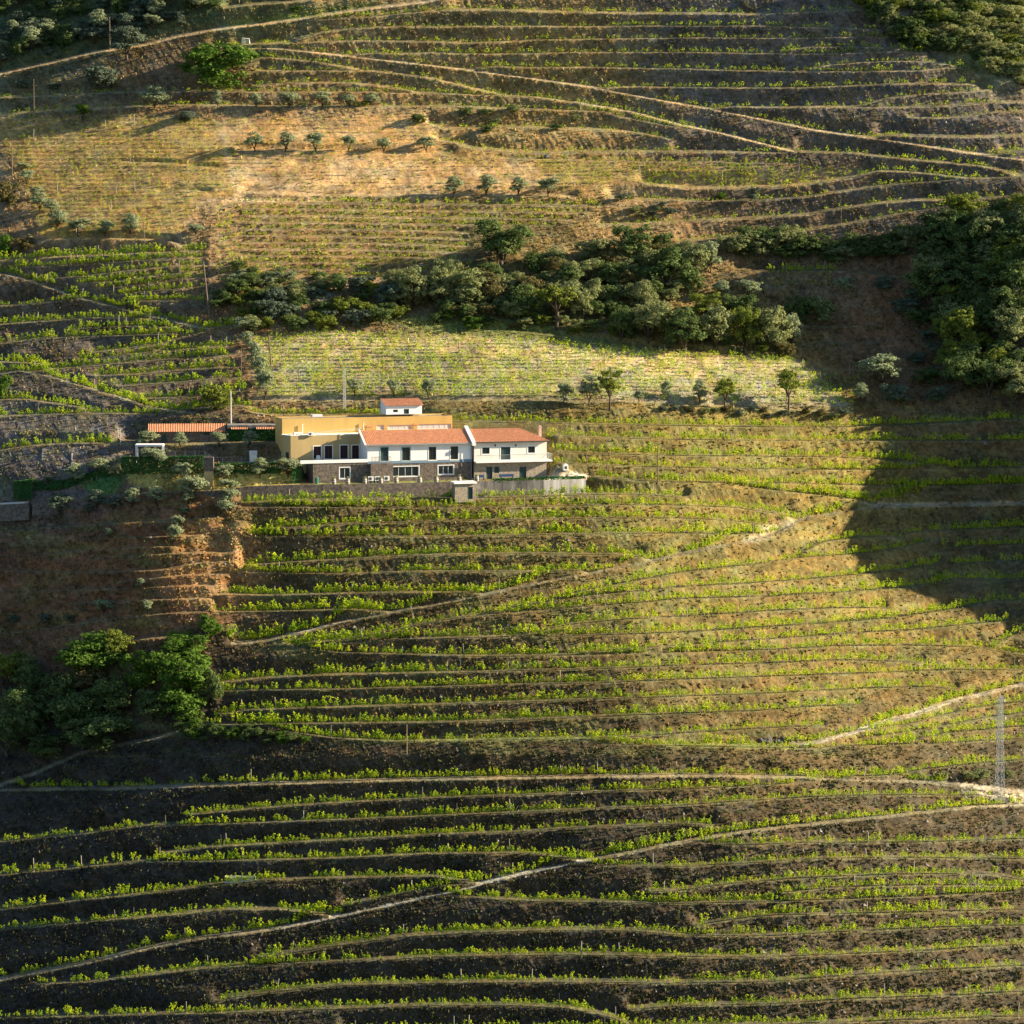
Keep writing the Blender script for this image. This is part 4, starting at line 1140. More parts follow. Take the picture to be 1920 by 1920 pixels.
M_tile = mat('clay_roof_tiles', (0.74, 0.35, 0.17), 0.85, noise=((0.50, 0.22, 0.12), 2.6))
M_tiled = mat('old_clay_tiles', (0.66, 0.30, 0.15), 0.9, noise=((0.44, 0.19, 0.11), 2.6))
M_glass = mat('dark_glass', (0.015, 0.025, 0.03), 0.12, 0.5)
M_greenwood = mat('dark_green_joinery', (0.02, 0.055, 0.055), 0.5, 0.4)
M_redwood = mat('dark_red_door', (0.05, 0.02, 0.022), 0.6)
M_wframe = mat('white_frame', (0.75, 0.76, 0.76), 0.6)
M_bluefr = mat('pale_blue_frame', (0.40, 0.50, 0.50), 0.6)
M_metal = mat('grey_metal', (0.30, 0.31, 0.32), 0.5, 0.5)
M_dark = mat('dark_metal', (0.05, 0.055, 0.06), 0.5, 0.4)
M_bluegrey = mat('blue_band', (0.18, 0.27, 0.36), 0.8)
M_hedge = leaf_mat('hedge_leaves', (0.04, 0.12, 0.035), (0.06, 0.16, 0.045), 0.25, 1.2)
M_woodrail = mat('wooden_rail', (0.30, 0.22, 0.15), 0.9)
M_barrel = mat('pale_barrel', (0.52, 0.46, 0.38), 0.8, noise=((0.42, 0.36, 0.30), 3))
M_plastic = mat('white_plastic', (0.72, 0.72, 0.70), 0.5)
M_pink = mat('pink_chimney', (0.55, 0.38, 0.33), 0.9)

TH = math.radians(16)
Yk = float(np.interp(906, VS, base_column(885, VS))) + 4.6
x0, z0 = unproject(885, 905, Yk)
x0 = float(x0); zk = ground_z(800, Yk - 1.5)
HO = Vector((x0, Yk, zk))
EX = Vector((math.cos(TH), math.sin(TH), 0)); EY = Vector((-math.sin(TH), math.cos(TH), 0))

def loc(u, v, d=0.0):
    """Local (X, Z) of the building frame where the sight line crosses the vertical plane at depth d."""
    a = (u - 960) / F; b = (960 - v) / F
    r = Vector((a, CP + b * SP, -SP + b * CP)); c = Vector((0, CAMY, ZC))
    t = ((HO + EY * d - c).dot(EY)) / r.dot(EY)
    p = c + r * t - HO
    return p.dot(EX), p.z

def house(name, label, cat='house'):
    return tag(empty(name, HO, TH), label, cat)

def wall(m, X0, X1, Z0, Z1, y, th, ops):
    xs = sorted({X0, X1, *[q for o in ops for q in o[:2]]}); zs = sorted({Z0, Z1, *[q for o in ops for q in o[2:4]]})
    xs = [x for x in xs if X0 <= x <= X1]; zs = [z for z in zs if Z0 <= z <= Z1]
    for i in range(len(xs) - 1):
        run = None
        for j in range(len(zs) - 1):
            cx, cz = (xs[i] + xs[i + 1]) / 2, (zs[j] + zs[j + 1]) / 2
            hole = any(o[0] < cx < o[1] and o[2] < cz < o[3] for o in ops)
            if hole: continue
            a, b_, c, d = xs[i], xs[i + 1], zs[j], zs[j + 1]
            m.quad((a, y, c), (b_, y, c), (b_, y, d), (a, y, d))
    for a, b_, c, d in [o[:4] for o in ops]:
        m.quad((a, y, c), (a, y, d), (a, y + th, d), (a, y + th, c))
        m.quad((b_, y, d), (b_, y, c), (b_, y + th, c), (b_, y + th, d))
        m.quad((a, y, d), (b_, y, d), (b_, y + th, d), (a, y + th, d))
        m.quad((b_, y, c), (a, y, c), (a, y + th, c), (b_, y + th, c))

def window(parent, X0, X1, Z0, Z1, y, mf, mp, surround=None, bars=1, fw=0.07, proud=0.04, name='window'):
    m = MB(); yy = y + 0.14
    m.box(X0, X0 + fw, yy - .03, yy + .03, Z0, Z1); m.box(X1 - fw, X1, yy - .03, yy + .03, Z0, Z1)
    m.box(X0 + fw, X1 - fw, yy - .03, yy + .03, Z1 - fw, Z1); m.box(X0 + fw, X1 - fw, yy - .03, yy + .03, Z0, Z0 + fw)
    for i in range(bars):
        xc = X0 + (X1 - X0) * (i + 1) / (bars + 1)
        m.box(xc - .03, xc + .03, yy - .025, yy + .025, Z0 + fw, Z1 - fw)
    w = m.build(name, mf, parent)
    p = MB(); p.quad((X0, yy + .01, Z0), (X1, yy + .01, Z0), (X1, yy + .01, Z1), (X0, yy + .01, Z1)); p.build('pane', mp, w)
    if surround is not None:
        f = MB(); s = 0.16
        f.box(X0 - s, X0 - .002, y - proud, y + .05, Z0 - s, Z1 + s); f.box(X1 + .002, X1 + s, y - proud, y + .05, Z0 - s, Z1 + s)
        f.box(X0 - .002, X1 + .002, y - proud, y + .05, Z1 + .002, Z1 + s); f.box(X0 - .002, X1 + .002, y - proud, y + .05, Z0 - s, Z0 - .002)
        f.build('surround', surround, w)
    return w

def tiles(X0, X1, y0, z0_, y1, z1, hipl=0.0, hipr=0.0, per=0.30, amp=0.055):
    """Roof slope of barrel tiles from the eave (y0,z0_) up to the ridge (y1,z1)."""
    m = MB(); n = max(6, int((X1 - X0) / per)) * 6; R = 5
    rows = []
    for j in range(R + 1):
        t = j / R
        k0 = len(m.v)
        for i in range(n + 1):
            s = i / n
            xl = X0 + hipl * t; xr = X1 - hipr * t
            x = X0 + (X1 - X0) * s
            x = min(max(x, xl), xr)
            m.v.append((x, y0 + (y1 - y0) * t, z0_ + (z1 - z0_) * t + amp * math.sin(2 * math.pi * (x - X0) / per)))
        rows.append(k0)
    for j in range(R):
        for i in range(n):
            a, b_ = rows[j] + i, rows[j + 1] + i
            if m.v[a][0] == m.v[a + 1][0] and m.v[b_][0] == m.v[b_ + 1][0]: continue
            m.f.append((a, a + 1, b_ + 1, b_))
    return m

def L(u, v, d=0.0): return loc(u, v, d)
def op(u0, u1, v0, v1, d=0.0):
    a = L((u0 + u1) / 2, v1, d)[1]; b_ = L((u0 + u1) / 2, v0, d)[1]
    return (L(u0, (v0 + v1) / 2, d)[0], L(u1, (v0 + v1) / 2, d)[0], a, b_)

# --- long white farmhouse
hA = house('farmhouse', 'long white farmhouse with orange tiled roof over a dark stone ground floor')
XL, XR = L(689, 850)[0], L(885, 850)[0]; XT = L(587, 880)[0]
zf = L(790, 863)[1]; ze = L(790, 831)[1]
D = 8.0
ridge = L(790, 805, 4.0)[1]
up = [op(714, 728, 839, 866), op(754, 769, 839, 864), op(804, 818, 838, 863), op(845, 859, 837, 862)]
dn = [op(637, 656, 877, 897), op(735, 785, 875, 893), op(822, 850, 873, 889)]
m = MB(); wall(m, XL, XR, zf, ze, 0, .3, [(a, b_, max(c, zf + .02), d) for a, b_, c, d in up])
m.quad((XL, D, zf), (XL, 0, zf), (XL, 0, ze), (XL, 4, ridge - .15), (XL, D, ze)); m.quad((XR, 0, zf), (XR, D, zf), (XR, D, ze), (XR, 4, ridge - .15), (XR, 0, ze))
m.quad((XR, D, zf), (XL, D, zf), (XL, D, ze), (XR, D, ze)); m.build('wall', M_white, hA)
m = MB(); wall(m, XT, XR, -1.2, zf, 0.02, .3, dn); m.quad((XT, 8, -1.2), (XT, .02, -1.2), (XT, .02, zf), (XT, 8, zf)); 
m.quad((XR, .02, -1.2), (XR, 8, -1.2), (XR, 8, zf), (XR, .02, zf)); m.build('stone_wall', M_stone, hA)
m = MB(); m.box(XL + .02, XR, -.035, 0, zf - .45, zf - .02); m.build('plinth_band', M_bluegrey, hA)
m = MB(); m.box(XT, XL, .3, 5.2, zf - .3, zf - .1); m.build('terrace_floor', M_conc, hA)
xa = L(563, 865)[0]
m = MB(); m.box(XT - .02, XL - .02, -.1, .2, zf - .12, zf + .42); m.box(xa, XT - .03, -.1, .2, zf - .12, zf + .42); m.build('parapet', M_white, hA)
xb0, xb1 = L(693, 880)[0], L(735, 880)[0]
m = MB(); m.box(xb0, xb1, -.9, -.02, -1.2, zf - .35); m.build('stone_porch', M_stone, hA)
m = MB()
for i in range(15):
    x = xb0 + .1 + (L(731, 850)[0] - xb0 - .1) * i / 14
    m.box(x - .02, x + .02, -.85, -.81, zf - .3, zf + .75)
m.box(xb0 + .1, L(731, 850)[0], -.86, -.80, zf + .76, zf + .82); m.build('railing', M_dark, hA)
for i, w in enumerate(up):
    c = window(hA, w[0], w[1], max(w[2], zf + .02), w[3], 0, M_greenwood, M_glass if i else M_greenwood, M_bluefr if i < 2 else M_cream, 1, name='door' if i == 0 else 'window')
for i, w in enumerate(dn):
    window(hA, *w, 0.02, M_wframe, M_glass, M_wframe, (1, 3, 2)[i])
rf = tiles(XL - .35, XR + .1, -.5, ze - .05, 4.0, ridge).build('roof', M_tile, hA, True)
tiles(XL - .35, XR + .1, D + .5, ze - .05, 4.0, ridge).build('roof', M_tile, hA, True)
m = MB(); m.box(XL - .4, XR, -.62, -.5, ze - .2, ze - .02); m.build('gutter', M_metal, hA)
m = MB()
for s in (0, 1):
    pass
m.quad((XL - .62, -.55, ze + .0), (XL - .33, -.55, ze + .0), (XL - .33, 4, ridge + .14), (XL - .62, 4, ridge + .14))
m.quad((XL - .62, -.55, ze - .25), (XL - .33, -.55, ze - .25), (XL - .33, -.55, ze), (XL - .62, -.55, ze))
m.quad((XL - .62, 4, ridge - .1), (XL - .62, -.55, ze - .25), (XL - .62, -.55, ze), (XL - .62, 4, ridge + .14)); m.build('verge', M_cream, hA)
def chimney(par, u, v0, v1, w, d, mm, cap=None, depth=4.5):
    X, Zt = L(u, v0, depth); Zb = L(u, v1, depth)[1] - 1.0
    m = MB(); m.box(X - w / 2, X + w / 2, depth - d / 2, depth + d / 2, Zb, Zt); c = m.build('chimney', mm, par)
    m = MB(); m.box(X - w * .62, X + w * .62, depth - d * .62, depth + d * .62, Zt + .002, Zt + .14)
    m.box(X - w * .35, X + w * .35, depth - d * .35, depth + d * .35, Zt + .142, Zt + .3); m.build('chimney_cap', cap or mm, c)
chimney(hA, 690, 801, 808, .9, .6, M_ochre, M_tile)
chimney(hA, 778, 797, 808, .75, .6, M_ochre, M_tile)
m = MB(); X, Z = L(681, 812, 4.2); m.tube((X, 4.2, Z - 1.5), (X, 4.2, Z + 2.0), .05, .05, 6); m.build('flue', M_metal, hA)
m = MB(); X, Z = L(883, 845); m.tube((X, -.12, -.6), (X, -.12, ze - .1), .06, .06, 6); m.build('drainpipe', M_metal, hA)

# --- right-hand white house
hB = house('corner_house', 'white two storey house with long balcony and hipped tile roof, right of the farmhouse')
yB = -0.45
X0, X1 = L(889, 850, yB)[0], L(1025, 850, yB)[0]
zb = L(957, 864, yB)[1]; zeB = L(957, 827, yB)[1]; rB = L(940, 803, 4.0)[1]
upB = [op(904, 918, 839, 851, yB), op(939, 957, 838, 862, yB), op(990, 1003, 837, 849, yB)]
dnB = [op(912, 923, 875, 899, yB), op(927, 936, 875, 887, yB), op(974, 987, 875, 897, yB)]
m = MB(); wall(m, X0, X1, zb, zeB, yB, .3, [(a, b_, max(c, zb + .06), d) for a, b_, c, d in upB])
m.quad((X1, yB, zb), (X1, 8, zb), (X1, 8, zeB), (X1, yB, zeB)); m.quad((X0, 8, zb), (X0, yB, zb), (X0, yB, zeB), (X0, 8, zeB)); m.quad((X1, 8, zb), (X0, 8, zb), (X0, 8, zeB), (X1, 8, zeB)); m.build('wall', M_cream, hB)
m = MB(); wall(m, X0, X1, -1.2, zb, yB + .03, .3, dnB); m.quad((X1, yB + .03, -1.2), (X1, 8, -1.2), (X1, 8, zb), (X1, yB + .03, zb)); m.quad((X0, 8, -1.2), (X0, yB + .03, -1.2), (X0, yB + .03, zb), (X0, 8, zb)); m.build('stone_wall', M_stonel, hB)
xe = L(1036, 864, yB - 1)[0]
m = MB(); m.box(X0 + .1, xe, yB - 1.0, yB - .01, zb - .18, zb + .04); m.box(X1 + .01, xe, yB - .01, 5, zb - .18, zb + .04); m.build('balcony_floor', M_white, hB)
m = MB()
n = 60
for i in range(n + 1):
    x = X0 + .15 + (xe - X0 - .2) * i / n
    m.box(x - .014, x + .014, yB - .96, yB - .93, zb + .05, zb + 1.1)
m.box(X0 + .15, xe - .05, yB - .98, yB - .91, zb + 1.1, zb + 1.16)
for i in range(20):
    y = yB - .9 + 5.5 * i / 19
    m.box(xe - .08, xe - .05, y - .014, y + .014, zb + .05, zb + 1.1)
m.box(xe - .1, xe - .03, yB - .9, 4.8, zb + 1.1, zb + 1.16); m.build('railing', M_metal, hB)
for i, w in enumerate(upB):
    window(hB, w[0], w[1], max(w[2], zb + .06), w[3], yB, M_greenwood, M_greenwood if i == 1 else M_glass, M_white, 1, name='door' if i == 1 else 'window')
for i, w in enumerate(dnB):
    window(hB, *w, yB + .03, M_greenwood, M_greenwood, None, 1, name='window' if i == 1 else 'door')
for u in (928, 967):
    X, Z = L(u, 835, yB); m = MB(); m.lathe([(.05, -.2), (.13, -.12), (.13, .12), (.06, .22)], 8, (X, yB - .16, Z)); m.box(X - .03, X + .03, yB - .1, yB, Z - .03, Z + .03); m.build('wall_lamp', M_dark, hB)
hip = 4.0
tiles(X0 - .1, X1 + .45, yB - .5, zeB - .05, 4.0, rB, 0, hip).build('roof', M_tile, hB, True)
m = MB()
xr = X1 + .45 - hip
N = 40
for i in range(N):
    t0, t1 = i / N, (i + 1) / N
    yA, yZ = yB - .5 + (8.9) * t0, yB - .5 + 8.9 * t1
    m.quad((X1 + .45, yA, zeB - .05 + .04 * math.sin(i * 2)), (X1 + .45, yZ, zeB - .05 + .04 * math.sin(i * 2 + 2)), (xr, 4.0, rB), )
m.quad((X0 - .1, 8.5, zeB), (X1 + .45, 8.5, zeB), (xr, 4, rB), (X0 - .1, 4, rB)); m.build('roof', M_tiled, hB)
m = MB(); m.box(X0 - .1, X1 + .5, yB - .62, yB - .5, zeB - .2, zeB - .02); m.build('gutter', M_dark, hB)
m = MB(); xf = (XR + X0) / 2
m.quad((xf - .35, -1.1, zeB - .1), (xf + .25, -1.1, zeB - .1), (xf + .25, 4.2, rB + .55), (xf - .35, 4.2, rB + .55))
m.quad((xf - .35, -1.1, zeB - .6), (xf + .25, -1.1, zeB - .6), (xf + .25, -1.1, zeB - .1), (xf - .35, -1.1, zeB - .1))
m.quad((xf - .35, 4.2, zeB), (xf - .35, -1.1, zeB - .6), (xf - .35, -1.1, zeB - .1), (xf - .35, 4.2, rB + .55))
m.quad((xf + .25, -1.1, zeB - .6), (xf + .25, 4.2, zeB), (xf + .25, 4.2, rB + .55), (xf + .25, -1.1, zeB - .1)); m.build('party_wall', M_white, hB)
chimney(hB, 1012, 801, 812, .5, .5, M_pink, M_pink, 7.0)
m = MB(); m.tube((X0 - .08, yB - .1, -.6), (X0 - .08, yB - .1, zeB - .1), .06, .06, 6); m.build('drainpipe', M_dark, hB)

# --- ochre winery building
hC = house('winery_building', 'flat roofed ochre yellow building behind the white farmhouse', 'building')
dU, dF = 8.4, 5.2
a0, a1 = L(529, 800, dU)[0], L(848, 800, dU)[0]
zt = L(690, 782, dU)[1]; zm = L(615, 816, dF)[1]
strip = [op(706, 720, 797, 806, dU), op(727, 772, 797, 806, dU), op(783, 846, 795, 805, dU)]
m = MB(); wall(m, a0, a1, zf - .5, zt, dU, .3, strip); yb_ = dU + 5.5
m.quad((a0, yb_, zf - .5), (a0, dU, zf - .5), (a0, dU, zt), (a0, yb_, zt)); m.quad((a1, dU, zf - .5), (a1, yb_, zf - .5), (a1, yb_, zt), (a1, dU, zt))
m.quad((a1, yb_, zf - .5), (a0, yb_, zf - .5), (a0, yb_, zt), (a1, yb_, zt)); m.build('upper_wall', M_ochre, hC)
m = MB(); m.box(a0 + .3, a1 - .02, dU + .3, yb_ - .02, zt - .4, zt - .25); m.build('roof', M_conc, hC)
for i, w in enumerate(strip):
    window(hC, *w, dU, M_cream, mat('pale_blind', (0.62, 0.60, 0.55), .6) if i == 0 else bpy.data.materials['pale_blind'], None, (0, 3, 5)[i])
f0, f1 = L(545, 840, dF)[0], L(690, 840, dF)[0]; fl = L(531, 840, dF + 1.6)[0]
drs = [op(588, 602, 837, 860, dF), op(609, 623, 836, 860, dF), op(638, 652, 835, 860, dF), op(660, 673, 835, 860, dF)]
zlo = zf - 2.2
m = MB(); wall(m, f0, f1, zlo, zm, dF, .3, [(a, b_, max(c, zf - .08), d) for a, b_, c, d in drs])
m.quad((fl, dF + 1.8, zlo), (f0, dF, zlo), (f0, dF, zm), (fl, dF + 1.8, zm)); m.quad((fl, dU, zlo), (fl, dF + 1.8, zlo), (fl, dF + 1.8, zm), (fl, dU, zm)); m.build('front_wall', M_paleochre, hC)
m = MB(); v = [(fl, dF + 1.8), (f0, dF), (f1, dF), (f1, dU), (fl, dU)]
m.quad(*[(p[0], p[1], zm + .12) for p in v])
for i in range(5):
    p, q = v[i], v[(i + 1) % 5]; m.quad((p[0], p[1] - .03, zm), (q[0], q[1] - .03, zm), (q[0], q[1] - .03, zm + .12), (p[0], p[1] - .03, zm + .12))
m.build('wing_roof', M_cream, hC)
for i, w in enumerate(drs):
    window(hC, w[0], w[1], max(w[2], zf - .08), w[3], dF, M_greenwood, M_redwood, M_cream, 1, name='door')
sw = MB(); t0, t1 = .35, .75
px = lambda t: (fl + (f0 - fl) * t, dF + 1.8 - 1.8 * t - .03)
sw.quad((*px(t0), zf), (*px(t1), zf), (*px(t1), zf + 1.4), (*px(t0), zf + 1.4)); sw.build('window', M_glass, hC)
X, Z = L(583, 816, dF - .3); m = MB(); m.box(X - .5, X + .5, dF - .4, dF - .02, Z - .1, Z + .55); c = m.build('air_conditioner', M_plastic, hC)
m = MB(); m.tube((X - .12, dF - .402, Z + .22), (X - .12, dF - .42, Z + .22), .2, .2, 14); m.build('fan_grille', M_dark, c)
X, Z = L(558, 815, dF + 1.5); m = MB(); m.box(X - .7, X + .7, dF + 1, dF + 2, Z - .2, Z + .4); m.build('skylight', M_plastic, hC)
m = MB(); A = L(531, 818, dF - .06); B = L(684, 803, dU - .1); m.tube((A[0], dF + 1.7, A[1]), (L(590, 815, dF)[0], dF + .2, L(590, 815, dF)[1] + .3), .05, .05, 6)
m.tube((L(590, 815, dF)[0], dF + .2, L(590, 815, dF)[1] + .3), (B[0], dU - .1, B[1]), .05, .05, 6); m.build('pipe', M_metal, hC)
for u, v0, v1 in ((567, 795, 814), (681, 792, 806)):
    X, Z = L(u, v1, dU - .25); Z2 = L(u, v0, dU - .25)[1]; m = MB(); m.tube((X, dU - .25, Z - .4), (X, dU - .25, Z2), .08, .08, 8); m.build('flue', M_plastic, hC)
X, Z = L(594, 781, dU + 1); m = MB(); m.box(X - .9, X + .9, dU + .4, dU + 1.8, zt + .162, zt + .55); m.build('roof_vent', M_plastic, hC)

# --- small white hut above
hD = house('white_hut', 'small white hut with an orange tile roof standing above the ochre building', 'hut')
dD = 11.0
b0, b1 = L(724, 770, dD)[0], L(791, 770, dD)[0]; zt2 = L(757, 760, dD)[1]; zl2 = zt + .18
ow = [op(737, 746, 768, 773, dD), (L(757, 772, dD)[0], L(767, 772, dD)[0], zl2 + .05, L(760, 767, dD)[1])]
m = MB(); wall(m, b0, b1, zl2, zt2, dD, .25, ow); zr2 = L(757, 748, dD + 3)[1]
m.quad((b0, dD + 4, zl2), (b0, dD, zl2), (b0, dD, zt2), (b0, dD + 4, zr2 + .2)); m.quad((b1, dD, zl2), (b1, dD + 4, zl2), (b1, dD + 4, zr2 + .2), (b1, dD, zt2)); m.quad((b1, dD + 4, zl2), (b0, dD + 4, zl2), (b0, dD + 4, zr2), (b1, dD + 4, zr2)); m.build('wall', M_white, hD)
window(hD, *ow[0], dD, M_greenwood, M_glass, None, 1); window(hD, *ow[1], dD, M_greenwood, M_greenwood, None, 0, name='door')
tiles(b0 - .25, b1 + .25, dD - .35, zt2, dD + 3.2, zr2 + .1).build('roof', M_tile, hD, True)

# --- long annex with a red roof on the left
def at(u, v, v_ground=None):
    return hit(u, v)
dN = 8.0
HOME = (HO.copy(), TH, EX.copy(), EY.copy())
TH = math.radians(5); EX = Vector((math.cos(TH), math.sin(TH), 0)); EY = Vector((-math.sin(TH), math.cos(TH), 0))
_y = float(np.interp(834, VS, base_column(350, VS))) + 3.2
HO = Vector((float(unproject(350, 834, _y)[0]), _y, ground_z(350, _y - .5))); dN = 0.0
hE = house('stone_annex', 'long low stone annex with a red tiled roof in the garden', 'annex')
n0, n1 = L(284, 815, dN)[0], L(426, 815, dN)[0]; zg = L(350, 835, dN)[1]; zn = L(350, 809, dN)[1]; znr = L(350, 797, dN + 3.5)[1]
on = [op(302, 312, 815, 834, dN), op(383, 393, 810, 816, dN), op(335, 342, 826, 834, dN)]
m = MB(); wall(m, n0, n1, zg - 3, zn, dN, .3, on); m.quad((n0, dN + 5, zg - 3), (n0, dN, zg - 3), (n0, dN, zn), (n0, dN + 5, znr)); m.quad((n1, dN, zg - 3), (n1, dN + 5, zg - 3), (n1, dN + 5, znr), (n1, dN, zn)); m.build('wall', M_stone, hE)
window(hE, *on[0], dN, M_greenwood, M_greenwood, None, 1, name='door'); window(hE, *on[1], dN, M_greenwood, M_glass, None, 1); window(hE, *on[2], dN, M_greenwood, M_greenwood, None, 0, name='door')
tiles(n0 - .6, n1 - .3, dN - .5, zn, dN + 3.5, znr + .25).build('roof', M_tile, hE, True)
hF = house('ivy_store', 'ivy covered store with a flat grey roof between the annex and the ochre building', 'store')
s0, s1 = L(427, 820, dN)[0], L(528, 820, dN)[0]; zs = L(470, 803, dN)[1]
m = MB(); m.box(s0, s1, dN, dN + 4, zg - 3, zs); m.build('wall', M_stone, hF)
m = MB(); m.box(s0 - .1, s1 + .05, dN - .3, dN + 4.3, zs + .002, zs + .55); m.build('roof', M_conc, hF)
for u0, u1 in ((433, 464), (480, 514)):
    tiles(L(u0, 804, dN)[0], L(u1, 804, dN)[0], dN - .75, zs - .1, dN - .31, zs + .2).build('tile_course', M_tile, hF, True)
r = np.random.default_rng(5)
nl = 5200
C = np.stack([r.uniform(s0, s1, nl), dN - r.uniform(0.02, .28, nl), r.uniform(zg - .3, zs, nl)], 1)
V, Q = leaf_quads(C, r.normal(size=(nl, 3)) * .5 + np.array([0, -1, .2]), .15, r)
o = bpy.data.objects.new('ivy', arr_mesh('ivy', V, Q, M_hedge)); COL.objects.link(o); o.parent = hF

HO, TH, EX, EY = HOME
# ------------------------------------------------------------------ walls, hedges, garden
def strip_wall(name, pts, h, thick, material, label, cat, down=0.6, zoff=0.0, parent=None):
    """A wall or slab that follows ground points (u, v)."""
    P = [Vector(hit(u, v)) for u, v in pts]
    O = P[0].copy(); m = MB()
    for a, b_ in zip(P[:-1], P[1:]):
        d = (b_ - a); d.z = 0; d.normalize(); n = Vector((d.y, -d.x, 0)) * thick / 2
        k = len(m.v); dd = Vector((0, 0, -down)); hh = Vector((0, 0, h)); zz = Vector((0, 0, zoff))
        for q in (a, b_):
            for s in (1, -1):
                m.v.append(tuple(q + n * s + dd + zz - O)); m.v.append(tuple(q + n * s + hh + zz - O))
        for f in [(0, 4, 5, 1), (6, 2, 3, 7), (1, 5, 7, 3), (0, 1, 3, 2), (4, 6, 7, 5)]: m.f.append(tuple(k + i for i in f))
    o = m.build(name, material); o.location = O
    return tag(o, label, cat)

def wall_down(name, pts, zdrop, material, label, thick=.35, fwd=-0.12, top=0.25):
    """Retaining wall: its top follows the terrace edge and it drops straight down in front of the bank."""
    P = []
    for u, v in pts:
        yl = float(np.interp(v, VS, base_column(u, VS))); x, z = unproject(u, v, yl)
        P.append(Vector((float(x), yl + fwd, float(z))))
    O = P[0].copy(); m = MB()
    for a, b_ in zip(P[:-1], P[1:]):
        d = (b_ - a); d.z = 0; d.normalize(); n = Vector((d.y, -d.x, 0)); k = len(m.v)
        for q in (a, b_):
            for s in (.5, -.5):
                m.v.append(tuple(q + n * s * thick * 2 + Vector((0, 0, -zdrop)) - O)); m.v.append(tuple(q + n * s * thick + Vector((0, 0, top)) - O))
        for f in [(0, 4, 5, 1), (6, 2, 3, 7), (1, 5, 7, 3), (0, 1, 3, 2), (4, 6, 7, 5)]: m.f.append(tuple(k + i for i in f))
    o = m.build(name, material); o.location = O
    return tag(o, label, 'wall')

wall_down('stone_wall', [(456,915),(500,913),(560,911),(640,911),(740,909),(848,906)], 3.2, M_stone, 'dark stone retaining wall under the barrels in front of the house')
wall_down('concrete_wall', [(897,905),(940,904.5),(1018,903)], 3.1, M_conc, 'grey concrete retaining wall right of the small shed')
wall_down('plaster_wall', [(1018.5,903),(1060,902),(1098,901)], 2.9, M_plast, 'peeling white plaster wall at the right end of the patio')
wall_down('garden_wall', [(62,943),(130,937),(200,931),(300,925),(400,923),(455,916)], 2.2, M_stone, 'rough stone wall along the foot of the olive garden')
wall_down('road_wall', [(-60,950),(0,949),(55,946)], 2.6, M_stone, 'stone wall holding the pale road at the left edge')
strip_wall('road_kerb', [(-60,945),(0,944.5),(55,942)], .12, 3.2, mat('pale_road', (0.72, .66, .55), .9), 'pale road end at the left edge', 'road', 0.5)['kind'] = 'structure'

# shed set into the wall
x, y, z = hit(872, 936); sh = tag(empty('small_shed', (x, y - .6, z), TH), 'small stone shed with white slab roof set into the terrace wall', 'shed')
w = 42 * mpp(y) / 2; hgt = 2.65
dx0, dx1 = (878 - 873) * mpp(y), (888 - 873) * mpp(y)
m = MB(); wall(m, -w + .15, w - .15, -.5, hgt, 0, .25, [(dx0, dx1, 0, 2.05)]); m.quad((w - .15, 0, -.5), (w - .15, 2, -.5), (w - .15, 2, hgt), (w - .15, 0, hgt)); m.quad((-w + .15, 2, -.5), (-w + .15, 0, -.5), (-w + .15, 0, hgt), (-w + .15, 2, hgt)); m.build('wall', M_stonel, sh)
m = MB(); m.box(-w - .1, w + .1, -.35, 2.2, hgt + .002, hgt + .3); m.build('roof', M_white, sh)
window(sh, dx0, dx1, 0.0, 2.05, 0, M_greenwood, M_greenwood, None, 0, name='door')
x, y, z = hit(900, 934); st = tag(empty('stone_steps', (x, y, z), TH), 'narrow steps with green sides beside the small shed', 'steps')
m = MB()
for i in range(8): m.box(-.65, .65, i * .3, 2.6, i * .3, (i + 1) * .3 - .002)
m.build('tread', M_conc, st)
m = MB(); m.bar((-.7, 0, 1), (-.7, 2.4, 3.2), .04); m.bar((-.7, 0, 0), (-.7, 0, 1), .04); m.bar((.7, 0, 0), (.7, 0, 1), .04); m.bar((.7, 0, 1), (.7, 2.4, 3.2), .04); m.build('handrail', M_metal, st)

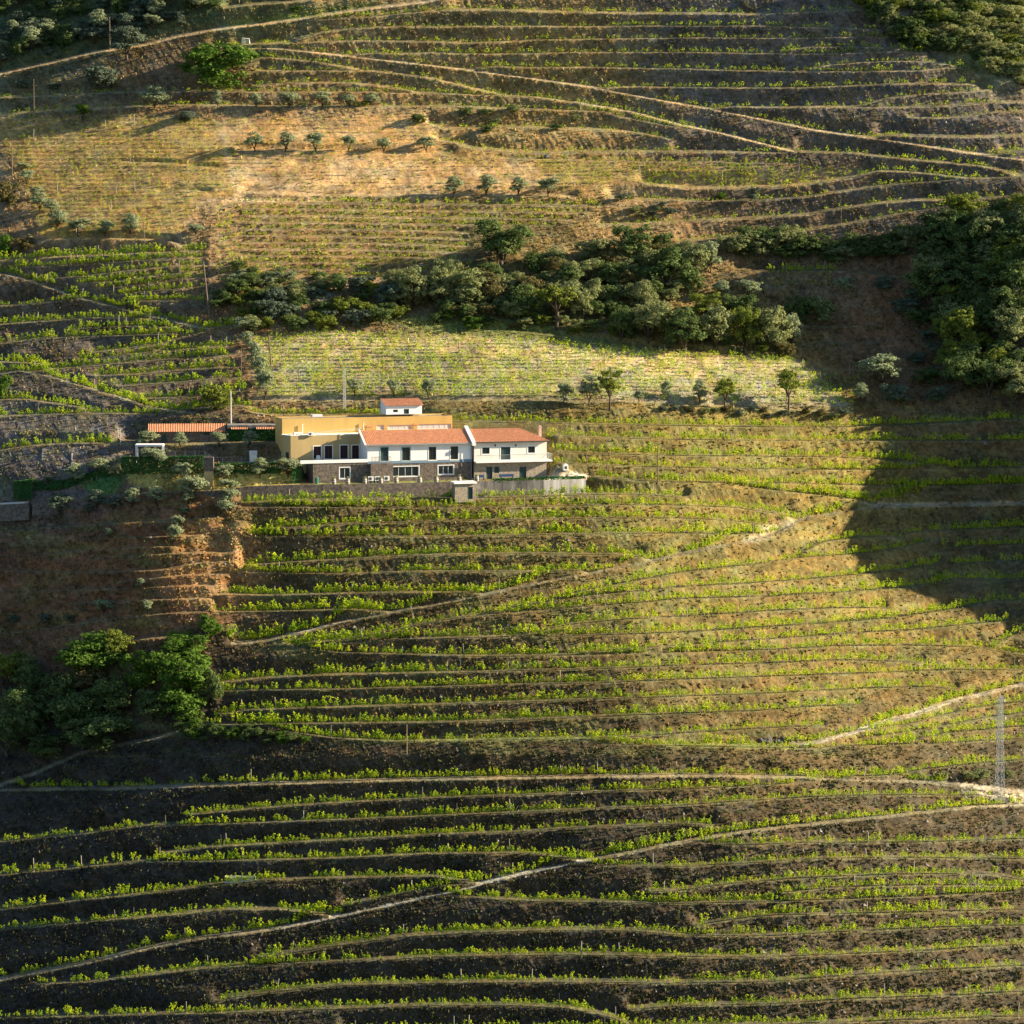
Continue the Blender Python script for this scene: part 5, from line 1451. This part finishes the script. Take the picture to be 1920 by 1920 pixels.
# barrels used as planters along the wall
bm_ = MB(); bm_.lathe([(.27, 0), (.34, .25), (.37, .5), (.34, .75), (.28, .98)], 14); barrel_mesh = None
hm = MB(); 
for zz_, rr_ in ((.12, .315), (.36, .365), (.64, .365), (.88, .315)): hm.lathe([(rr_, zz_), (rr_ + .01, zz_ + .01), (rr_ + .01, zz_ + .06), (rr_, zz_ + .07)], 14)
r = np.random.default_rng(11); nl = 60
Cp = np.stack([r.normal(0, .16, nl), r.normal(0, .16, nl), 1.0 + np.abs(r.normal(0, .14, nl))], 1)
Vp, Qp = leaf_quads(Cp, r.normal(size=(nl, 3)) + np.array([0, 0, .5]), .1, r)
bplant = arr_mesh('plant', Vp, Qp, M_scrub); bmesh_ = hmesh_ = None
us = [626, 652, 684, 714, 743, 787, 818, 861, 894]
for i, u in enumerate(us):
    yl = Yk - 2.0 + (u - 885) * mpp(Yk) * math.tan(TH) * 0.0
    vwall = float(np.interp(u, [560, 640, 740, 848, 900], [911, 911, 909, 906, 905]))
    yl = float(np.interp(vwall, VS, base_column(u, VS))) + .55
    z = ground_z(u, yl); x = float(xof(u, yl, z))
    l = ('leftmost barrel planter on the wall before the stone ground floor' if i == 0 else 'rightmost barrel planter, above the small shed' if i == 8 else
         'barrel planter standing on the terrace wall, ' + ORD[i] + ' from the left')
    e = tag(empty('barrel_planter', (x, yl, z - .02)), l, 'barrel', 'barrel planters along the house wall')
    if bmesh_ is None:
        ob = bm_.build('barrel', M_barrel, e, True); oh = hm.build('hoop', M_dark, e); bmesh_, hmesh_ = ob.data, oh.data
    else:
        for nm, me in (('barrel', bmesh_), ('hoop', hmesh_)):
            o = bpy.data.objects.new(nm, me); COL.objects.link(o); o.parent = e
    o = bpy.data.objects.new('plant', bplant); COL.objects.link(o); o.parent = e
    e.scale = (1.05, 1.05, 1.05)

def front(u, dist, zoff=0.0):
    """A spot on the patio, dist metres before the facade at this sight line."""
    X = L(u, 900, -dist)[0]; p = HO + EX * X - EY * dist
    return p
for i, (u, l) in enumerate([(695, 'left one of three white air conditioners at the foot of the stone porch'), (708, 'middle one of three white air conditioners at the foot of the stone porch'), (725, 'right one of three white air conditioners at the foot of the stone porch')]):
    p = front(u, 1.35); e = tag(empty('air_conditioner', (p.x, p.y, ground_z(u, p.y) + .35), TH), l, 'air conditioner', 'air conditioners on the patio')
    m = MB(); m.box(-.48, .48, -.2, .2, 0, .75); m.build('casing', M_plastic, e)
    m = MB(); m.tube((-.1, -.2, .38), (-.1, -.225, .38), .28, .28, 16); m.build('fan_grille', M_dark, e)
    m = MB(); m.box(-.4, -.3, -.18, .18, -.5, -.002); m.box(.3, .4, -.18, .18, -.5, -.002); m.build('bracket', M_metal, e)
p = front(594, .6); e = tag(empty('rubbish_bin', (p.x, p.y, ground_z(594, p.y))), 'green rubbish bin against the left end of the stone wall', 'bin')
m = MB(); m.lathe([(.22, 0), (.3, .9)], 8); m.build('body', mat('green_plastic', (.03, .18, .13), .5), e); m = MB(); m.lathe([(.33, .91), (.3, 1.0), (.1, 1.08)], 8); m.build('lid', bpy.data.materials['green_plastic'], e)
for u, w_, l in [(950, 1.3, 'long dark blue bench on the patio before the right house'), (903, .5, 'short dark blue bench at the left corner of the right house')]:
    p = front(u, 1.3); e = tag(empty('bench', (p.x, p.y, ground_z(u, p.y)), TH), l, 'bench')
    mb = mat('blue_paint', (.03, .07, .16), .6) if 'blue_paint' not in bpy.data.materials else bpy.data.materials['blue_paint']
    m = MB(); m.box(-w_, w_, -.22, .22, .42, .48); m.build('seat', mb, e); m = MB(); m.box(-w_, w_, .2, .25, .49, .85); m.build('backrest', mb, e)
    for s in (-1, 1):
        m = MB(); m.box(s * w_ * .8 - .04, s * w_ * .8 + .04, -.2, .2, 0, .418); m.build('leg', mb, e)
# white rounded outdoor oven
x, y, z = hit(1060, 882); e = tag(empty('outdoor_oven', (x, y, z), TH), 'white round topped outdoor oven at the top of the paved ramp', 'oven')
m = MB(); n = 12
pts = [(-.42, 0), (-.42, .75)] + [(-.42 * math.cos(math.pi * i / n), .75 + .42 * math.sin(math.pi * i / n)) for i in range(1, n)] + [(.42, .75), (.42, 0)]
m.quad(*[(a, -.4, b_) for a, b_ in pts]); m.quad(*[(a, .4, b_) for a, b_ in reversed(pts)])
for a, b_ in zip(pts[:-1], pts[1:]): m.quad((a[0], -.4, a[1]), (a[0], .4, a[1]), (b_[0], .4, b_[1]), (b_[0], -.4, b_[1]))
m.build('body', M_white, e); m = MB(); m.box(-.2, .2, -.43, -.4, .25, .75); m.build('opening', M_dark, e)
p = front(597, -4.6); e = tag(empty('urn', (p.x, p.y, HO.z + zf - .1)), 'white urn on the upper terrace before the first dark door', 'urn')
m = MB(); m.lathe([(.2, 0), (.38, .35), (.4, .6), (.28, .85), (.34, .95)], 12); m.build('pot', M_white, e, True)

# hedges: box shaped masses of small leaves
def hedge(name, pts, h, thick, label, seed, dens=150, mt=None):
    P = [Vector(hit(u, v)) for u, v in pts]; r = np.random.default_rng(seed); Cs = []; Ns = []
    for a, b_ in zip(P[:-1], P[1:]):
        ln = (b_ - a).length; n = int(ln * dens * (h + thick))
        d = (b_ - a).normalized(); nn = np.array([d.y, -d.x, 0.0]); t = r.random(n)
        face = r.random(n) < h / (h + thick)
        off = np.where(face, thick / 2 * np.where(r.random(n) < .8, 1, -1), r.uniform(-thick / 2, thick / 2, n)) + r.normal(0, .06, n)
        zz = np.where(face, r.uniform(-.2, h, n), h + r.normal(0, .06, n))
        c = np.array(a)[None] + np.array(b_ - a)[None] * t[:, None] + nn[None] * off[:, None]; c[:, 2] += zz
        Cs.append(c - np.array(P[0])); Ns.append(np.where(face[:, None], nn[None] * np.sign(off)[:, None], np.array([[0, 0, 1.0]])) + r.normal(size=(n, 3)) * .55)
    Cc = np.concatenate(Cs); V, Q = leaf_quads(Cc, np.concatenate(Ns), r.uniform(.09, .17, len(Cc)), r)
    o = bpy.data.objects.new(name, arr_mesh(name, V, Q, mt or M_hedge)); COL.objects.link(o); o.location = P[0]
    return tag(o, label, 'hedge')
hedge('hedge', [(229,886),(300,886),(384,885)], 2.6, 1.0, 'tall clipped dark green hedge under the white pergola', 1)
hedge('hedge', [(402,888),(460,887),(525,886)], 1.5, .9, 'lower clipped hedge beyond the ochre pillar', 2)
hedge('hedge', [(30,936),(66,933)], 3.0, 1.6, 'dark square hedge block beside the left road', 3)
hedge('hedge', [(68,918),(120,915),(205,890)], 1.2, .9, 'dark low hedge before the rock face', 4)
hedge('ivy_hedge', [(925,905),(985,903),(1040,901),(1096,900)], .55, .7, 'trailing ivy along the top of the patio wall', 5)
hedge('hedge', [(545,906),(563,905)], 3.0, 1.2, 'dark green bush growing up the left corner of the stone house wall', 6)
# ochre pillar, beige gate pillar
x, y, z = hit(392, 908); e = tag(empty('garden_pillar', (x, y, z), 0), 'tall grey and ochre garden pillar between the two hedges', 'pillar')
m = MB(); m.box(-.75, .75, -.5, .5, -.4, 2.2); m.build('base', M_paleochre, e); m = MB(); m.box(-.8, .8, -.55, .55, 2.202, 4.6); m.build('shaft', M_stone, e)
x, y, z = hit(475, 866); e = tag(empty('gate_pillar', (x, y, z), 0), 'cream gate pillar with white slatted top on the garden terrace', 'pillar')
m = MB(); m.box(-.6, .6, -.5, .5, -.6, 1.1); m.build('base', M_cream, e)
m = MB()
for i in range(4): m.box(-.65, .65, -.5, .5, 1.12 + i * .2, 1.24 + i * .2)
m.build('slatted_top', M_white, e)
# white pergola
x, y, z = hit(281, 860); e = tag(empty('pergola', (x, y, z), 0), 'white flat topped pergola over the tall hedge', 'pergola')
wp = 52 * mpp(y)
m = MB(); m.box(-wp / 2, wp / 2, -1.2, 1.2, 2.2, 2.5); m.build('canopy', M_white, e)
for sx in (-1, 1):
    for sy in (-1, 1):
        m = MB(); xx = sx * (wp / 2 - .12); m.box(xx - .1, xx + .1, sy * 1.05 - .1, sy * 1.05 + .1, -.8, 2.198); m.build('post', M_white, e)
# railings and rails
def fence(name, pts, h, step, rails, material, label, pw=.05):
    P = [Vector(hit(u, v)) for u, v in pts]; e = tag(empty(name, P[0]), label, 'fence'); rm = MB()
    for a, b_ in zip(P[:-1], P[1:]):
        n = max(1, int((b_ - a).length / step))
        for i in range(n):
            q = a + (b_ - a) * (i / n) - P[0]; m = MB(); m.box(q.x - pw, q.x + pw, q.y - pw, q.y + pw, q.z - .4, q.z + h); m.build('post', material, e)
        for f in rails: rm.bar(a - P[0] + Vector((0, -pw - .03, h * f)), b_ - P[0] + Vector((0, -pw - .03, h * f)), pw * .8)
    rm.build('rail', material, e)
fence('railing', [(310,859),(384,859),(400,870),(470,868)], 1.1, 1.4, (.3, .6, .97), M_metal, 'thin grey railing along the terrace above the hedges', .03)
fence('wooden_rail', [(398,925),(440,921),(500,917),(560,913)], 1.25, 2.1, (.5, .95), M_woodrail, 'wooden post and rail fence before the lawn, left of the house', .055)
fence('vine_trellis', [(215,934),(260,931),(300,929),(340,928)], 1.6, 1.7, (.95,), M_woodrail, 'row of bare wooden stakes along the garden wall', .05)
fence('railing', [(395,905),(384,925)], 1.0, .8, (.95,), M_metal, 'short steep railing beside the garden pillar', .03)

# ------------------------------------------------------------------ poles, pylon, odd objects
M_polew = mat('pole_wood', (.16, .12, .09), .9); M_polec = mat('pole_concrete', (.48, .46, .42), .85)
def pole(u, vb, vt, r, material, label, lean=0.0, arm=False, name='utility_pole', ins=True):
    x, y, z = hit(u, vb); h = (vb - vt) * mpp(y); e = tag(empty(name, (x, y, z)), label, 'pole'); e.rotation_euler = (0, lean, 0)
    m = MB(); m.tube((0, 0, -.8), (0, 0, h), r, r * .7, 8); m.build('shaft', material, e)
    if arm:
        m = MB(); m.box(-.75, .75, -.05, .05, h - .5, h - .4); m.build('crossarm', material, e)
        for s in (-.65, 0, .65):
            m = MB(); m.lathe([(.04, 0), (.07, .05), (.05, .12), (.07, .17), (.03, .22)], 8, (s, 0, h - .398)); m.build('insulator', M_dark, e)
    return e
pole(206, 93, 33, .14, M_polew, 'brown utility pole beside the dark olive at the upper left', 0, True)
pole(64, 216, 150, .09, M_polew, 'thin dark pole at the left of the red slope')
pole(23, 334, 264, .10, M_polew, 'dark pole at the left edge above the olive cluster')
pole(272, 468, 415, .10, M_polew, 'dark pole standing over the left terraces beside the olive row', -.05)
pole(392, 590, 490, .15, M_polew, 'leaning brown pole at the right end of the left terraces', -.10)
pole(509, 690, 628, .14, M_polew, 'dark pole in the pale field near the climbing olives', -.08)
pole(433, 798, 735, .14, M_polec, 'white concrete pole beside the annex roof')
pole(1233, 907, 826, .10, M_polew, 'slim brown pole among the rows right of the house')
pole(1735, 1098, 1045, .10, M_polew, 'slim pole on the right terraces near the shadow edge')
pole(763, 1418, 1358, .07, M_woodrail, 'pale pole on the big bank under the middle terraces')
pole(453, 753, 655, .08, M_polew, 'thin pole at the right edge of the left terraces')
pole(1577, 425, 390, .06, M_polew, 'short thin pole on the terraces over the right woodland')
x, y, z = hit(226, 835); e = tag(empty('street_lamp', (x, y, z)), 'slim grey street lamp left of the annex', 'street lamp')
h = 30 * mpp(y); m = MB(); m.tube((0, 0, -.3), (0, 0, h), .06, .045, 8); m.build('pole', M_polec, e); m = MB(); m.tube((0, 0, h), (-.5, 0, h + .1), .04, .04, 6); m.build('arm', M_polec, e)
m = MB(); m.box(-.85, -.45, -.12, .12, h + .02, h + .14); m.build('lamp_head', M_plastic, e)

def lattice(u, vb, vt, w0, w1, label, name, arms=(), mt=None, nseg=10, t=.05):
    x, y, z = hit(u, vb); h = (vb - vt) * mpp(y); e = tag(empty(name, (x, y, z), .3), label, 'pylon'); mt = mt or M_metal
    lv = [h * i / nseg for i in range(nseg + 1)]; ww = [w0 + (w1 - w0) * i / nseg for i in range(nseg + 1)]
    cs = [(1, 1), (-1, 1), (-1, -1), (1, -1)]
    for sx, sy in cs:
        m = MB(); m.bar((sx * w0 / 2, sy * w0 / 2, -.3), (sx * w1 / 2, sy * w1 / 2, h), t * 1.3); m.build('leg', mt, e)
    m = MB()
    for i in range(nseg):
        for j in range(4):
            a, b_ = cs[j], cs[(j + 1) % 4]
            m.bar((a[0] * ww[i] / 2, a[1] * ww[i] / 2, lv[i]), (b_[0] * ww[i + 1] / 2, b_[1] * ww[i + 1] / 2, lv[i + 1]), t)
            m.bar((b_[0] * ww[i] / 2, b_[1] * ww[i] / 2, lv[i]), (a[0] * ww[i + 1] / 2, a[1] * ww[i + 1] / 2, lv[i + 1]), t)
            m.bar((a[0] * ww[i + 1] / 2, a[1] * ww[i + 1] / 2, lv[i + 1]), (b_[0] * ww[i + 1] / 2, b_[1] * ww[i + 1] / 2, lv[i + 1]), t)
    m.build('bracing', mt, e)
    for f, L_ in arms:
        m = MB(); zz = h * f; m.bar((-L_, 0, zz), (L_, 0, zz), t * 1.4); m.bar((-L_, 0, zz), (0, 0, zz + .5), t); m.bar((L_, 0, zz), (0, 0, zz + .5), t); a = m.build('crossarm', mt, e)
        for s in (-L_, L_):
            m = MB(); m.lathe([(.04, -.6), (.1, -.5), (.06, -.4), (.1, -.3), (.04, -.1)], 8, (s * .95, 0, zz)); m.build('insulator', M_plastic, a)
    return e, h
e, h = lattice(1874, 1498, 1300, 1.25, .45, 'tall grey lattice pylon at the right edge beside the white road bend', 'lattice_pylon', ((.80, .9), (.97, .7)), mat('galvanised_steel', (.34, .37, .38), .6, .4), 14, .035)
m = MB(); m.box(-1.3, 1.3, -1.2, 1.2, -.5, .18); m.build('base', M_conc, e)
lattice(646, 772, 690, .42, .3, 'slender pale lattice mast rising behind the ochre building', 'lattice_mast', (), M_polec, 12, .05)

x, y, z = hit(461, 82); m = MB()
m.v = [(-.9,-.5,-.2),(.8,-.6,-.2),(.9,.5,-.2),(-.8,.6,-.2),(-.8,-.4,1.15),(.75,-.5,.95),(.7,.4,1.1),(-.7,.5,1.2)]
m.f = [(0,3,2,1),(4,5,6,7),(0,1,5,4),(1,2,6,5),(2,3,7,6),(3,0,4,7)]
o = m.build('water_tank', M_plast); o.location = (x, y, z); tag(o, 'weathered white water tank on the terrace above the huge green tree', 'tank')
x, y, z = hit(450, 1654); e = tag(empty('concrete_trough', (x, y + .3, z)), 'low grey concrete trough on a dark lower terrace', 'trough')
w = 58 * mpp(y) / 2
m = MB(); m.box(-w, w, -.3, -.15, -.2, .75); m.box(-w, w, .5, .65, -.2, .75); m.box(-w, -w + .15, -.148, .498, -.2, .75); m.box(w - .15, w, -.148, .498, -.2, .75); m.build('tank_wall', mat('pale_concrete', (.46, .47, .46), .85), e)
m = MB(); m.box(-w + .15, w - .15, -.148, .498, .3, .5); m.build('water', M_glass, e)
# stones
def rock_mesh(seed, name='rock'):
    r = np.random.default_rng(seed); m = MB(); m.lathe([(.25, -.2), (.5, 0), (.45, .3), (.25, .5), (.05, .56)], 8)
    m.v = [tuple(np.array(p) * (1 + r.normal(0, .13, 3))) for p in m.v]
    return m
M_rock = mat('schist_rock', (.19, .175, .16), .95, noise=((.09, .085, .085), 2), bump=.5, bscale=3)
rms = []
for i in range(4):
    o = rock_mesh(i).build('rock', M_rock); rms.append(o.data); bpy.data.objects.remove(o)
r = np.random.default_rng(33)
for i in range(46):
    u = r.uniform(1425, 1500) if i < 34 else r.uniform(1555, 1600); v = (1393 - abs(r.normal(0, 5))) if i < 34 else 1374 - abs(r.normal(0, 4))
    x, y, z = hit(u, v); o = bpy.data.objects.new('rock', rms[i % 4]); COL.objects.link(o); o.location = (x, y, z); s = r.uniform(.3, .75); o.scale = (s, s, s * .8); o.rotation_euler = (0, 0, r.uniform(0, 6))
    tag(o, 'grey rock in the rubble heap under the terraces, by the lower track' if i < 34 else 'grey rock in the small heap beside the pale lower track', 'rock', 'rubble heap' if i < 34 else 'small rock heap')
for u, v, s, l in [(1025, 296, 1.2, 'pale boulder on the golden bank right of the tan field'), (1232, 411, 1.1, 'pale boulder on the rough bank over the wood'), (1318, 457, .9, 'grey boulder above the bare trunked olive'),
                   (1432, 146, .6, 'small white rock on an upper terrace'), (1895, 170, .9, 'pale boulder at the upper right scrub edge')]:
    x, y, z = hit(u, v); o = bpy.data.objects.new('boulder', rms[int(s * 10) % 4]); COL.objects.link(o); o.location = (x, y, z); o.scale = (s, s, s * .8); tag(o, l, 'boulder')
# bare rock face on the left
rf_ = MB(); r = np.random.default_rng(44)
cols = np.linspace(-30, 165, 40); rows_ = np.linspace(0, 1, 12); grid = []
for i, u in enumerate(cols):
    vt_ = np.interp(u, [-30, 60, 140, 165], [848, 842, 840, 850]); vb_ = np.interp(u, [-30, 30, 100, 165], [938, 934, 916, 890])
    pt, pb = Vector(hit(u, vt_)), Vector(hit(u, vb_))
    line = []
    for j, t in enumerate(rows_):
        p = pb + (pt - pb) * t
        n = vnoise(np.array(u / 9.0), np.array(t * 3.0), 61) * 1.6 + vnoise(np.array(u / 4.0), np.array(t * 8.0), 62) * .7
        edge = min(1, 4 * t, 4 * (1 - t) + .2, (i + 1) / 4, (len(cols) - i) / 4)
        line.append((p.x, p.y - .45 * edge - float(n) * edge * .9, p.z))
    grid.append(line)
O = Vector(grid[0][0])
rf_.v = [tuple(Vector(p) - O) for l in grid for p in l]; R_ = len(rows_)
for i in range(len(cols) - 1):
    for j in range(R_ - 1): rf_.f.append((i * R_ + j, (i + 1) * R_ + j, (i + 1) * R_ + j + 1, i * R_ + j + 1))
o = rf_.build('rock_face', M_rock); o.location = O; o['kind'] = 'structure'; o['label'] = 'bare grey rock cutting at the left edge below the terraces'; o['category'] = 'rock face'
